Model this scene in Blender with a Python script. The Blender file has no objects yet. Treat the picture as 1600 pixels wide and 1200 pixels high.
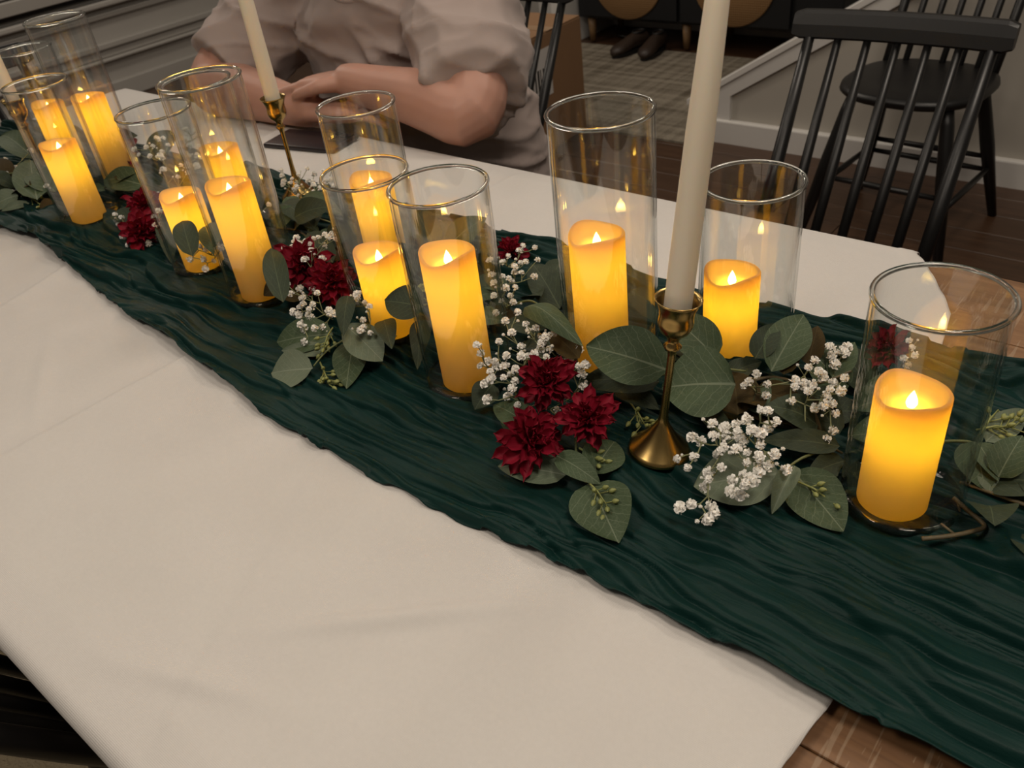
import bpy, bmesh, math, random
import numpy as np
from mathutils import Vector, Matrix

random.seed(7)
rng = np.random.default_rng(7)
scene = bpy.context.scene
COL = scene.collection
R_ = math.radians

# ------------------------------------------------------------------ camera
FPX = 1323.6
CAMH = 0.5225
CR = np.array([[0.77170265, 0.30210781, -0.55964801],
               [0.62611929, -0.51527594, 0.58520538],
               [-0.11157804, -0.80201096, -0.58679533]])   # columns: right, down, forward (world axes)
cam_d = bpy.data.cameras.new('camera')
cam = bpy.data.objects.new('camera', cam_d)
COL.objects.link(cam)
M = Matrix.Identity(4)
for i in range(3):
    M[i][0] = CR[i][0]; M[i][1] = -CR[i][1]; M[i][2] = -CR[i][2]
M[2][3] = CAMH
cam.matrix_world = M
cam_d.sensor_width = 36.0
cam_d.lens = FPX / 1600 * 36.0
cam_d.clip_start = 0.02
cam_d.dof.use_dof = True
cam_d.dof.focus_distance = 0.80
cam_d.dof.aperture_fstop = 13.0
scene.camera = cam

# ------------------------------------------------------------------ world, lamps, exposure
world = bpy.data.worlds.new('world'); scene.world = world
world.use_nodes = True
world.node_tree.nodes['Background'].inputs[0].default_value = (1.0, 0.88, 0.74, 1)
world.node_tree.nodes['Background'].inputs[1].default_value = 0.07
scene.view_settings.view_transform = 'Standard'
scene.view_settings.look = 'None'
scene.view_settings.exposure = 0.14
scene.view_settings.gamma = 1.0
scene.view_settings.use_curve_mapping = False
scene.cycles.transparent_max_bounces = 48
scene.cycles.max_bounces = 12
scene.cycles.transmission_bounces = 12
scene.cycles.caustics_reflective = False
scene.cycles.caustics_refractive = False

def lamp(name, loc, power, radius, color=(1.0, 0.875, 0.735), kind='POINT', size=0.2, rot=None):
    d = bpy.data.lights.new(name, kind)
    d.energy = power; d.color = color
    if kind == 'AREA':
        d.shape = 'DISK'; d.size = size
    else:
        d.shadow_soft_size = radius
    o = bpy.data.objects.new(name, d)
    o.location = loc
    if rot: o.rotation_euler = rot
    COL.objects.link(o)
    return o

for dx in (-.4, 0, .4):
    lamp('pendant_globe', (-1.0 + dx, 0.98, 1.30), 4.9, 0.13)
lamp('unseen_overhead_light', (0.35, 0.25, 1.66), 10.5, 0.07, kind='AREA', size=0.45)
lamp('unseen_overhead_light', (-0.9, -0.5, 1.66), 10.0, 0.07, kind='AREA', size=0.45)
lamp('hall_fill_light', (-2.5, 2.7, 1.66), 11.0, 0.07, kind='AREA', size=0.4)  # added fill that lifts the dim hall; no fixture known there
lamp('unseen_overhead_light', (-0.3, 1.9, 1.66), 8.5, 0.07, kind='AREA', size=0.4)  # added, without a known source, to brighten the stair wall on the right
lamp('unseen_overhead_light', (-3.7, 1.4, 1.66), 15.0, 0.07, kind='AREA', size=0.4)  # extra unseen light added to brighten the left wall

# ------------------------------------------------------------------ helpers
def U(x, y, z=0.0):
    """point of the place at height z that lies on the sight line through photo pixel (x, y)"""
    r = CR @ np.array([x - 800.0, y - 600.0, FPX])
    t = (z - CAMH) / r[2]
    return Vector((t * r[0], t * r[1], z))

def dist(p):
    return (Vector(p) - Vector((0, 0, CAMH))).length

def _hash(ix, iy, s):
    h = (ix.astype(np.int64) * 374761393 + iy.astype(np.int64) * 668265263 + s * 1274126177) & 0xFFFFFFFF
    h = ((h ^ (h >> 13)) * 1274126177) & 0xFFFFFFFF
    return ((h ^ (h >> 16)) & 0xFFFF) / 65535.0

def vnoise(x, y, s=0):
    ix = np.floor(x); iy = np.floor(y)
    fx = x - ix; fy = y - iy
    fx = fx * fx * fx * (fx * (fx * 6 - 15) + 10); fy = fy * fy * fy * (fy * (fy * 6 - 15) + 10)
    a = _hash(ix, iy, s); b = _hash(ix + 1, iy, s); c = _hash(ix, iy + 1, s); d = _hash(ix + 1, iy + 1, s)
    return (a + (b - a) * fx) * (1 - fy) + (c + (d - c) * fx) * fy

def fbm(x, y, s=0, o=3):
    v = 0; a = 0.5
    for k in range(o):
        v = v + a * vnoise(x * 2 ** k, y * 2 ** k, s + k * 17); a *= 0.5
    return v

def mesh(name, verts, faces, mat=None, smooth=True, uvs=None):
    me = bpy.data.meshes.new(name)
    me.from_pydata([tuple(map(float, v)) for v in verts], [], [tuple(int(i) for i in f) for f in faces])
    if smooth:
        me.polygons.foreach_set('use_smooth', [True] * len(me.polygons))
    if mat:
        me.materials.append(mat)
    if uvs is not None:
        uvl = me.uv_layers.new(name='uv')
        li = np.empty(len(me.loops), dtype=np.int32); me.loops.foreach_get('vertex_index', li)
        uvl.data.foreach_set('uv', np.asarray(uvs, dtype=np.float32)[li].ravel())
    me.update()
    return me

def obj(name, me, parent=None, loc=None, rot=None, scale=None):
    o = bpy.data.objects.new(name, me)
    COL.objects.link(o)
    if parent is not None: o.parent = parent
    if loc is not None: o.location = loc
    if rot is not None: o.rotation_euler = rot
    if scale is not None: o.scale = scale
    return o

def tag(o, label, cat, group=None, kind=None):
    o['label'] = label
    if cat: o['category'] = cat
    if group: o['group'] = group
    if kind: o['kind'] = kind
    return o

def struct(o, label=None, cat=None):
    o['kind'] = 'structure'
    if label: o['label'] = label
    if cat: o['category'] = cat
    return o

def thing(name, label, cat, loc=(0, 0, 0), rotz=0.0, group=None):
    o = bpy.data.objects.new(name, None)
    o.empty_display_size = 0.02
    COL.objects.link(o)
    o.location = loc; o.rotation_euler = (0, 0, rotz)
    return tag(o, label, cat, group)

def lathe(profile, n=40, close=False):
    """profile: list of (r, z); returns verts, faces"""
    V = []; F = []
    m = len(profile)
    for r, z in profile:
        for k in range(n):
            a = 2 * math.pi * k / n
            V.append((r * math.cos(a), r * math.sin(a), z))
    rows = m if close else m - 1
    for i in range(rows):
        j = (i + 1) % m
        for k in range(n):
            k2 = (k + 1) % n
            F.append((i * n + k, i * n + k2, j * n + k2, j * n + k))
    if not close:
        for i, flip in ((0, True), (m - 1, False)):
            if profile[i][0] > 1e-5:
                ring = [i * n + k for k in range(n)]
                F.append(ring[::-1] if flip else ring)
    return V, F

def frame_axes(d, up=Vector((0, 0, 1))):
    d = Vector(d).normalized()
    s = d.cross(up)
    if s.length < 1e-4: s = d.cross(Vector((1, 0, 0)))
    s.normalize()
    return d, s, s.cross(d)

def tube(path, radii, n=8, cap=True, flat=1.0):
    path = [Vector(p) for p in path]
    if not hasattr(radii, '__len__'): radii = [radii] * len(path)
    V = []; F = []
    s_prev = None
    for i, p in enumerate(path):
        d = (path[min(i + 1, len(path) - 1)] - path[max(i - 1, 0)])
        if d.length < 1e-9: d = Vector((0, 0, 1))
        d.normalize()
        if s_prev is None:
            _, s, u = frame_axes(d)
        else:
            s = s_prev - d * s_prev.dot(d)
            if s.length < 1e-6: _, s, u = frame_axes(d)
            s.normalize(); u = s.cross(d)
        s_prev = s
        rr = radii[i]
        for k in range(n):
            a = 2 * math.pi * k / n
            V.append(p + s * (rr * math.cos(a)) + u * (rr * flat * math.sin(a)))
    for i in range(len(path) - 1):
        for k in range(n):
            k2 = (k + 1) % n
            F.append((i * n + k, i * n + k2, (i + 1) * n + k2, (i + 1) * n + k))
    if cap:
        F.append(tuple(range(n))[::-1])
        F.append(tuple((len(path) - 1) * n + k for k in range(n)))
    return V, F

class MB:
    """collects shapes into one mesh"""
    def __init__(s): s.V = []; s.F = []
    def add(s, vf):
        b = len(s.V); s.V += [Vector(v) for v in vf[0]]; s.F += [tuple(b + i for i in f) for f in vf[1]]; return s
    def box(s, a, b):
        x0, y0, z0 = a; x1, y1, z1 = b
        s.add(([(x0, y0, z0), (x1, y0, z0), (x1, y1, z0), (x0, y1, z0), (x0, y0, z1), (x1, y0, z1), (x1, y1, z1), (x0, y1, z1)],
               [(3, 2, 1, 0), (4, 5, 6, 7), (0, 1, 5, 4), (1, 2, 6, 5), (2, 3, 7, 6), (3, 0, 4, 7)])); return s
    def me(s, name, mat, smooth=True, bevel=0.0, seg=2):
        me = mesh(name, s.V, s.F, mat, smooth)
        if bevel > 0:
            bm = bmesh.new(); bm.from_mesh(me)
            bmesh.ops.bevel(bm, geom=[e for e in bm.edges if e.is_manifold and e.calc_face_angle(0) > 0.5], offset=bevel, segments=seg, affect='EDGES', profile=0.5)
            bm.to_mesh(me); bm.free()
            me.polygons.foreach_set('use_smooth', [smooth] * len(me.polygons))
        return me

def box_me(name, a, b, mat, bevel=0.0, seg=2, smooth=False):
    return MB().box(a, b).me(name, mat, smooth, bevel, seg)

def catmull(pts, n=6):
    pts = [Vector(p) for p in pts]
    out = []
    for i in range(len(pts) - 1):
        p0 = pts[max(i - 1, 0)]; p1 = pts[i]; p2 = pts[i + 1]; p3 = pts[min(i + 2, len(pts) - 1)]
        for k in range(n):
            t = k / n
            out.append(0.5 * ((2 * p1) + (p2 - p0) * t + (2 * p0 - 5 * p1 + 4 * p2 - p3) * t * t + (3 * p1 - p0 - 3 * p2 + p3) * t ** 3))
    out.append(pts[-1])
    return out

# ------------------------------------------------------------------ materials
def new_mat(name):
    m = bpy.data.materials.new(name); m.use_nodes = True
    nt = m.node_tree
    return m, nt, nt.nodes['Principled BSDF']

def nd(nt, t, **kw):
    n = nt.nodes.new(t)
    for k, v in kw.items():
        setattr(n, k, v)
    return n

def mathn(nt, op, a, b=None, c=None):
    n = nt.nodes.new('ShaderNodeMath'); n.operation = op
    for i, v in enumerate((a, b, c)):
        if v is None: continue
        if isinstance(v, (int, float)): n.inputs[i].default_value = v
        else: nt.links.new(v, n.inputs[i])
    return n.outputs[0]

def mixc(nt, f, a, b):
    n = nt.nodes.new('ShaderNodeMix'); n.data_type = 'RGBA'
    if isinstance(f, (int, float)): n.inputs[0].default_value = f
    else: nt.links.new(f, n.inputs[0])
    for i, v in ((6, a), (7, b)):
        if isinstance(v, tuple): n.inputs[i].default_value = (*v, 1) if len(v) == 3 else v
        else: nt.links.new(v, n.inputs[i])
    return n.outputs[2]

def ramp(nt, f, stops):
    n = nt.nodes.new('ShaderNodeValToRGB')
    e = n.color_ramp.elements
    while len(e) < len(stops): e.new(0.5)
    for s, (p, c) in zip(e, stops):
        s.position = p; s.color = (*c, 1) if len(c) == 3 else c
    nt.links.new(f, n.inputs[0])
    return n.outputs[0]

def noise(nt, scale, detail=3, rough=0.55, vec=None, dist_=0.0):
    n = nt.nodes.new('ShaderNodeTexNoise')
    n.inputs['Scale'].default_value = scale; n.inputs['Detail'].default_value = detail
    n.inputs['Roughness'].default_value = rough; n.inputs['Distortion'].default_value = dist_
    if vec is not None: nt.links.new(vec, n.inputs['Vector'])
    return n.outputs['Fac']

def coords(nt, kind='Object', scale=None):
    t = nt.nodes.new('ShaderNodeTexCoord'); v = t.outputs[kind]
    if scale:
        m = nt.nodes.new('ShaderNodeMapping'); m.inputs['Scale'].default_value = scale
        nt.links.new(v, m.inputs['Vector']); v = m.outputs[0]
    return v

def bump(nt, bsdf, h, strength=0.3, distance=0.002):
    b = nt.nodes.new('ShaderNodeBump'); b.inputs['Strength'].default_value = strength; b.inputs['Distance'].default_value = distance
    nt.links.new(h, b.inputs['Height']); nt.links.new(b.outputs[0], bsdf.inputs['Normal'])

def simple(name, col, rough=0.5, metal=0.0, var=0.0, vscale=20, bumpy=0.0, bscale=80, spec=0.5):
    m, nt, b = new_mat(name)
    b.inputs['Roughness'].default_value = rough; b.inputs['Metallic'].default_value = metal
    b.inputs['Specular IOR Level'].default_value = spec
    v = coords(nt)
    if var > 0:
        f = noise(nt, vscale, 3, vec=v)
        c = mixc(nt, f, tuple(x * (1 - var) for x in col), tuple(min(1, x * (1 + var)) for x in col))
        nt.links.new(c, b.inputs['Base Color'])
    else:
        b.inputs['Base Color'].default_value = (*col, 1)
    if bumpy > 0:
        bump(nt, b, noise(nt, bscale, 3, vec=v), bumpy, 0.001)
    return m

def mat_cloth():
    m, nt, b = new_mat('white_linen')
    b.inputs['Roughness'].default_value = 0.85; b.inputs['Specular IOR Level'].default_value = 0.15
    b.inputs['Sheen Weight'].default_value = 0.1
    v = coords(nt)
    f = noise(nt, 9, 4, vec=v)
    g = noise(nt, 260, 2, vec=v)
    c = mixc(nt, f, (0.615, 0.585, 0.555), (0.685, 0.655, 0.622))
    c = mixc(nt, mathn(nt, 'MULTIPLY', g, 0.22), c, (0.46, 0.43, 0.40))
    nt.links.new(c, b.inputs['Base Color'])
    w1 = nd(nt, 'ShaderNodeTexWave'); w1.bands_direction = 'X'; w1.inputs['Scale'].default_value = 260; w1.inputs['Distortion'].default_value = 1.0
    w2 = nd(nt, 'ShaderNodeTexWave'); w2.bands_direction = 'Y'; w2.inputs['Scale'].default_value = 260; w2.inputs['Distortion'].default_value = 1.0
    nt.links.new(v, w1.inputs['Vector']); nt.links.new(v, w2.inputs['Vector'])
    h = mathn(nt, 'ADD', w1.outputs['Fac'], w2.outputs['Fac'])
    h = mathn(nt, 'ADD', h, mathn(nt, 'MULTIPLY', noise(nt, 500, 2, vec=v), 1.5))
    bump(nt, b, h, 0.22, 0.0006)
    return m

def mat_runner():
    m, nt, b = new_mat('green_gauze')
    b.inputs['Roughness'].default_value = 0.5; b.inputs['Specular IOR Level'].default_value = 0.16
    v = coords(nt, 'Object', (3.0, 26.0, 3.0))
    f = noise(nt, 5, 5, vec=v)
    c = mixc(nt, f, (0.0024, 0.0175, 0.0150), (0.0050, 0.031, 0.0265))
    nt.links.new(c, b.inputs['Base Color'])
    v2 = coords(nt, 'Object', (14.0, 110.0, 14.0))
    h = mathn(nt, 'ADD', noise(nt, 2.2, 4, vec=v2, dist_=0.6), mathn(nt, 'MULTIPLY', noise(nt, 900, 1, vec=coords(nt)), 0.15))
    bump(nt, b, h, 0.5, 0.0014)
    return m

def mat_wood(name, c0, c1, c2, scratch=True, axis='X', rough=0.55):
    m, nt, b = new_mat(name)
    b.inputs['Roughness'].default_value = rough
    sc = (1.2, 16, 16) if axis == 'X' else (16, 1.2, 16)
    v = coords(nt, 'Object', sc)
    f = noise(nt, 4, 6, 0.6, vec=v, dist_=0.7)
    oi = nd(nt, 'ShaderNodeObjectInfo')
    c = ramp(nt, f, [(0.28, c0), (0.5, c1), (0.75, c2)])
    c = mixc(nt, mathn(nt, 'MULTIPLY', oi.outputs['Random'], 0.35), c, c0)
    h = f
    if scratch:
        v2 = coords(nt, 'Object', (150, 7, 10) if axis == 'X' else (7, 150, 10))
        s = noise(nt, 1.3, 3, 0.6, vec=v2, dist_=0.3)
        s = mathn(nt, 'MULTIPLY', mathn(nt, 'GREATER_THAN', s, 0.59), mathn(nt, 'GREATER_THAN', noise(nt, 14, 2, vec=coords(nt)), 0.46))
        c = mixc(nt, mathn(nt, 'MULTIPLY', s, 0.45), c, (0.36, 0.26, 0.17))
        h = mathn(nt, 'ADD', f, mathn(nt, 'MULTIPLY', s, -0.8))
    nt.links.new(c, b.inputs['Base Color'])
    bump(nt, b, h, 0.3, 0.001)
    return m

def mat_leaf(name, c0, c1, vein, rough=0.6):
    m, nt, b = new_mat(name)
    b.inputs['Roughness'].default_value = rough; b.inputs['Specular IOR Level'].default_value = 0.25
    t = nd(nt, 'ShaderNodeTexCoord'); sp = nd(nt, 'ShaderNodeSeparateXYZ'); nt.links.new(t.outputs['UV'], sp.inputs[0])
    u = sp.outputs[0]; w = mathn(nt, 'ABSOLUTE', mathn(nt, 'SUBTRACT', sp.outputs[1], 0.5))     # w: 0 midrib .. 0.5 edge
    mid = mathn(nt, 'LESS_THAN', w, mathn(nt, 'SUBTRACT', 0.019, mathn(nt, 'MULTIPLY', u, 0.012)))
    n1 = noise(nt, 7, 2, vec=t.outputs['UV'])
    ph = mathn(nt, 'ADD', mathn(nt, 'SUBTRACT', u, mathn(nt, 'MULTIPLY', w, 0.75)), mathn(nt, 'MULTIPLY', n1, 0.10))
    fr = mathn(nt, 'FRACT', mathn(nt, 'MULTIPLY', ph, 6.5))
    side = mathn(nt, 'LESS_THAN', mathn(nt, 'ABSOLUTE', mathn(nt, 'SUBTRACT', fr, 0.5)), 0.04)
    vo = nd(nt, 'ShaderNodeTexVoronoi'); vo.feature = 'DISTANCE_TO_EDGE'; vo.inputs['Scale'].default_value = 11
    nt.links.new(t.outputs['UV'], vo.inputs['Vector'])
    fine = mathn(nt, 'LESS_THAN', vo.outputs['Distance'], 0.035)
    vv = mathn(nt, 'MAXIMUM', mathn(nt, 'MULTIPLY', mid, 0.8), mathn(nt, 'MAXIMUM', mathn(nt, 'MULTIPLY', side, 0.4), mathn(nt, 'MULTIPLY', fine, 0.16)))
    oi = nd(nt, 'ShaderNodeObjectInfo')
    f = noise(nt, 4, 4, vec=t.outputs['UV'])
    f = mathn(nt, 'ADD', mathn(nt, 'MULTIPLY', f, 0.7), mathn(nt, 'MULTIPLY', oi.outputs['Random'], 0.45))
    c = mixc(nt, f, c0, c1)
    c = mixc(nt, vv, c, vein)
    nt.links.new(c, b.inputs['Base Color'])
    bump(nt, b, mathn(nt, 'SUBTRACT', mathn(nt, 'MULTIPLY', f, 0.3), vv), 0.25, 0.0006)
    return m

def mat_glass_wall():
    m = bpy.data.materials.new('clear_glass_wall'); m.use_nodes = True
    nt = m.node_tree; nt.nodes.clear()
    out = nd(nt, 'ShaderNodeOutputMaterial')
    tr = nd(nt, 'ShaderNodeBsdfTransparent'); tr.inputs[0].default_value = (0.972, 0.978, 0.972, 1)
    # more glass is crossed where the wall is seen edge-on
    tint_lw = nd(nt, 'ShaderNodeLayerWeight'); tint_lw.inputs['Blend'].default_value = 0.5
    nt.links.new(mixc(nt, mathn(nt, 'POWER', tint_lw.outputs['Facing'], 7.0), (0.98, 0.985, 0.98), (0.36, 0.38, 0.36)), tr.inputs[0])
    gl = nd(nt, 'ShaderNodeBsdfGlossy'); gl.inputs['Roughness'].default_value = 0.0; gl.inputs[0].default_value = (1, 1, 1, 1)
    lw = nd(nt, 'ShaderNodeLayerWeight'); lw.inputs['Blend'].default_value = 0.5
    p5 = mathn(nt, 'POWER', lw.outputs['Facing'], 5.0)
    fr = mathn(nt, 'ADD', mathn(nt, 'MULTIPLY', p5, 0.85), 0.055)
    # faint waviness of moulded glass
    b = nd(nt, 'ShaderNodeBump'); b.inputs['Strength'].default_value = 0.10; b.inputs['Distance'].default_value = 0.002
    nt.links.new(noise(nt, 5, 2, vec=coords(nt, 'Object', (6, 6, 1.2))), b.inputs['Height'])
    nt.links.new(b.outputs[0], gl.inputs['Normal'])
    mx = nd(nt, 'ShaderNodeMixShader')
    nt.links.new(fr, mx.inputs[0]); nt.links.new(tr.outputs[0], mx.inputs[1]); nt.links.new(gl.outputs[0], mx.inputs[2])
    nt.links.new(mx.outputs[0], out.inputs[0])
    return m

def mat_glass_solid():
    m, nt, b = new_mat('thick_glass')
    b.inputs['Base Color'].default_value = (0.93, 0.97, 0.95, 1)
    b.inputs['Roughness'].default_value = 0.0; b.inputs['Transmission Weight'].default_value = 1.0; b.inputs['IOR'].default_value = 1.5
    return m

def mat_wax(name, trans, diff, tw=0.62):
    m = bpy.data.materials.new(name); m.use_nodes = True
    nt = m.node_tree; nt.nodes.clear()
    out = nd(nt, 'ShaderNodeOutputMaterial')
    d = nd(nt, 'ShaderNodeBsdfDiffuse'); d.inputs[0].default_value = (*diff, 1)
    t = nd(nt, 'ShaderNodeBsdfTranslucent')
    f = noise(nt, 30, 3, vec=coords(nt))
    nt.links.new(mixc(nt, f, tuple(c * 0.93 for c in trans), trans), t.inputs[0])
    mx = nd(nt, 'ShaderNodeMixShader'); mx.inputs[0].default_value = tw
    nt.links.new(d.outputs[0], mx.inputs[1]); nt.links.new(t.outputs[0], mx.inputs[2])
    nt.links.new(mx.outputs[0], out.inputs[0])
    return m

def mat_emit(name, col, s, clear=0.0):
    m = bpy.data.materials.new(name); m.use_nodes = True
    nt = m.node_tree; nt.nodes.clear()
    out = nd(nt, 'ShaderNodeOutputMaterial'); e = nd(nt, 'ShaderNodeEmission')
    e.inputs[0].default_value = (*col, 1); e.inputs[1].default_value = s
    tr = nd(nt, 'ShaderNodeBsdfTransparent'); mx = nd(nt, 'ShaderNodeMixShader'); mx.inputs[0].default_value = clear
    nt.links.new(e.outputs[0], mx.inputs[1]); nt.links.new(tr.outputs[0], mx.inputs[2])
    nt.links.new(mx.outputs[0], out.inputs[0])
    return m

MT = dict(
    cloth=mat_cloth(), runner=mat_runner(),
    table=mat_wood('table_wood', (0.13, 0.060, 0.024), (0.23, 0.115, 0.048), (0.33, 0.18, 0.085), True),
    floor=mat_wood('floor_wood', (0.045, 0.022, 0.012), (0.075, 0.038, 0.020), (0.11, 0.058, 0.032), False, rough=0.35),
    leaf=mat_leaf('leaf_green', (0.036, 0.058, 0.026), (0.066, 0.096, 0.048), (0.17, 0.20, 0.13)),
    dark=mat_leaf('leaf_dark', (0.018, 0.028, 0.015), (0.038, 0.052, 0.028), (0.08, 0.10, 0.055)),
    pale=mat_leaf('leaf_pale', (0.095, 0.125, 0.080), (0.150, 0.180, 0.120), (0.22, 0.25, 0.18)),
    brown=mat_leaf('leaf_brown', (0.028, 0.018, 0.004), (0.056, 0.036, 0.008), (0.08, 0.056, 0.018), 0.75),
    stem=simple('stem_green', (0.16, 0.18, 0.07), 0.6, var=0.25, vscale=60),
    twig=simple('twig_brown', (0.12, 0.095, 0.05), 0.6, var=0.3, vscale=60, bumpy=0.3, bscale=300),
    seed=simple('seed_green', (0.26, 0.28, 0.09), 0.5, var=0.25, vscale=120),
    petal=simple('burgundy_petal', (0.24, 0.005, 0.020), 0.6, var=0.4, vscale=90, spec=0.25),
    core=simple('burgundy_core', (0.06, 0.003, 0.010), 0.7),
    breath=simple('white_blossom', (0.93, 0.91, 0.86), 0.8, var=0.05, vscale=300, spec=0.2),
    breath_stem=simple('thin_stem', (0.23, 0.24, 0.12), 0.7, var=0.2),
    brass=simple('antique_brass', (0.44, 0.30, 0.11), 0.26, 1.0, var=0.15, vscale=25),
    taper=None,
    glass=mat_glass_wall(), thick=mat_glass_solid(),
    wax=mat_wax('lit_wax', (1.0, 0.66, 0.06), (0.90, 0.71, 0.40), 0.68),
    flame=mat_emit('led_flame', (1.0, 0.66, 0.16), 14.0, 0.5),
    black=simple('black_painted_wood', (0.0055, 0.0052, 0.0052), 0.40, var=0.3, vscale=30),
    wall=simple('beige_wall', (0.46, 0.43, 0.38), 0.8, var=0.03, vscale=6, bumpy=0.05, bscale=300),
    trim=simple('white_trim', (0.70, 0.68, 0.65), 0.45, var=0.03, vscale=5),
    panel=simple('grey_white_paint', (0.42, 0.40, 0.37), 0.5, var=0.04, vscale=5),
    cardboard=simple('cardboard', (0.26, 0.145, 0.072), 0.8, var=0.08, vscale=12),
    tape=simple('packing_tape', (0.32, 0.20, 0.11), 0.35),
    paper=simple('paper_label', (0.62, 0.60, 0.58), 0.7),
    rattan=None, phone=simple('phone_black', (0.018, 0.012, 0.014), 0.35), lens=simple('lens_glass', (0.004, 0.004, 0.005), 0.08),
    cabinet=simple('cabinet_black', (0.006, 0.0065, 0.008), 0.5, var=0.2),
    leg=simple('light_oak', (0.22, 0.13, 0.06), 0.5, var=0.2, vscale=40),
    shoe=simple('brown_shoe', (0.030, 0.018, 0.012), 0.5, var=0.3, vscale=60),
    cable=simple('black_cable', (0.006, 0.006, 0.006), 0.5),
    denim=simple('black_trousers', (0.008, 0.008, 0.010), 0.85, var=0.2, vscale=60),
    hair=simple('brown_hair', (0.045, 0.025, 0.014), 0.5, var=0.4, vscale=60, bumpy=0.5, bscale=200),
)

def _taper():
    m, nt, b = new_mat('ivory_wax')
    b.inputs['Base Color'].default_value = (0.90, 0.80, 0.64, 1); b.inputs['Roughness'].default_value = 0.42
    b.inputs['Subsurface Weight'].default_value = 0.35; b.inputs['Subsurface Radius'].default_value = (0.012, 0.007, 0.004); b.inputs['Subsurface Scale'].default_value = 0.6
    return m
MT['taper'] = _taper()

def _rattan():
    m, nt, b = new_mat('woven_rattan')
    b.inputs['Roughness'].default_value = 0.6
    v = coords(nt)
    w1 = nd(nt, 'ShaderNodeTexWave'); w1.bands_direction = 'X'; w1.inputs['Scale'].default_value = 30
    w2 = nd(nt, 'ShaderNodeTexWave'); w2.bands_direction = 'Z'; w2.inputs['Scale'].default_value = 30
    nt.links.new(v, w1.inputs['Vector']); nt.links.new(v, w2.inputs['Vector'])
    h = mathn(nt, 'MULTIPLY', w1.outputs['Fac'], w2.outputs['Fac'])
    nt.links.new(mixc(nt, h, (0.26, 0.14, 0.055), (0.46, 0.28, 0.13)), b.inputs['Base Color'])
    bump(nt, b, h, 0.4, 0.003)
    return m
MT['rattan'] = _rattan()

def _rug_plaid():
    m, nt, b = new_mat('plaid_rug')
    b.inputs['Roughness'].default_value = 0.95; b.inputs['Specular IOR Level'].default_value = 0.05
    v = coords(nt)
    f1 = noise(nt, 1.0, 3, vec=coords(nt, 'Object', (30, 1.0, 1)))
    f2 = noise(nt, 1.0, 3, vec=coords(nt, 'Object', (1.0, 30, 1)))
    f = mathn(nt, 'ADD', mathn(nt, 'MULTIPLY', f1, 0.5), mathn(nt, 'MULTIPLY', f2, 0.5))
    f = mathn(nt, 'ADD', mathn(nt, 'MULTIPLY', noise(nt, 180, 2, vec=v), 0.25), mathn(nt, 'SUBTRACT', f, 0.12))
    nt.links.new(ramp(nt, f, [(0.36, (0.12, 0.10, 0.075)), (0.6, (0.30, 0.265, 0.21))]), b.inputs['Base Color'])
    bump(nt, b, noise(nt, 260, 2, vec=v), 0.6, 0.003)
    return m
def _rug_marks():
    m, nt, b = new_mat('shaggy_rug')
    b.inputs['Roughness'].default_value = 0.95; b.inputs['Specular IOR Level'].default_value = 0.05
    v = coords(nt)
    vo = nd(nt, 'ShaderNodeTexVoronoi'); vo.inputs['Scale'].default_value = 11; vo.feature = 'F1'
    mp = nd(nt, 'ShaderNodeMapping'); mp.inputs['Scale'].default_value = (1.0, 2.2, 1)
    nt.links.new(v, mp.inputs['Vector']); 
    ds = mathn(nt, 'MULTIPLY', noise(nt, 60, 2, vec=v), 0.35)
    nt.links.new(mp.outputs[0], vo.inputs['Vector'])
    f = mathn(nt, 'ADD', vo.outputs['Distance'], ds)
    c = ramp(nt, f, [(0.34, (0.012, 0.010, 0.009)), (0.40, (0.40, 0.33, 0.22))])
    nt.links.new(c, b.inputs['Base Color'])
    bump(nt, b, noise(nt, 160, 3, vec=v), 0.9, 0.008)
    return m
MT['rug'] = _rug_plaid(); MT['shag'] = _rug_marks()

FLOOR = -0.76
# ------------------------------------------------------------------ the room
fl = obj('floor', box_me('floor', (-5.2, -1.8, FLOOR - 0.06), (2.2, 4.6, FLOOR), MT['floor']))
struct(fl, 'dark brown wooden floor of the room')
def plank_joints():
    pm, nt, b = new_mat('floor_joint'); b.inputs['Base Color'].default_value = (0.010, 0.006, 0.004, 1)
    return pm
FW = 0.128
for j in range(36):
    y0 = -0.1 + j * FW
    if y0 > 3.0: break
    if y0 < 0.9: continue
    x = -1.9 - random.random() * 0.9
    while x < 1.6:
        L = 0.9 + random.random() * 0.7
        obj('floor_plank', box_me('floor_plank', (x + 0.001, y0 + 0.001, FLOOR - 0.002), (min(x + L, 1.9) - 0.001, y0 + FW - 0.001, FLOOR + 0.006), MT['floor'], 0.0015, 1), fl)
        x += L
FZ = FLOOR + 0.006

wl = struct(obj('wall_left', box_me('wall_left', (-5.05, -1.8, FLOOR), (-4.93, 4.5, 1.7), MT['panel'])), 'grey painted wall with panel mouldings and a blind')
for z0, z1, p in ((FLOOR, FLOOR + 0.10, 0.03), (-0.555, -0.535, 0.035), (-0.535, -0.49, 0.022), (-0.49, -0.455, 0.04), (-0.345, -0.315, 0.025), (-0.285, -0.255, 0.06)):
    struct(obj('moulding', box_me('moulding', (-4.932, -1.6, z0), (-4.93 + p, 4.35, z1), MT['panel'], 0.008, 2), wl))
win = struct(obj('window_1', box_me('window_1', (-4.932, -0.6, -0.235), (-4.90, 3.0, 1.3), simple('dark_pane', (0.01, 0.011, 0.013), 0.15))), 'dark window behind a lowered grey blind')
bl = tag(thing('window_blind', 'lowered grey slatted blind on the left wall window', 'blind', (-4.87, 1.2, -0.22)), 'lowered grey slatted blind on the left wall window', 'blind')
sl_me = box_me('blind_slat', (-0.02, -1.7, -0.033), (0.02, 1.7, 0.033), MT['panel'], 0.004, 1)
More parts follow.
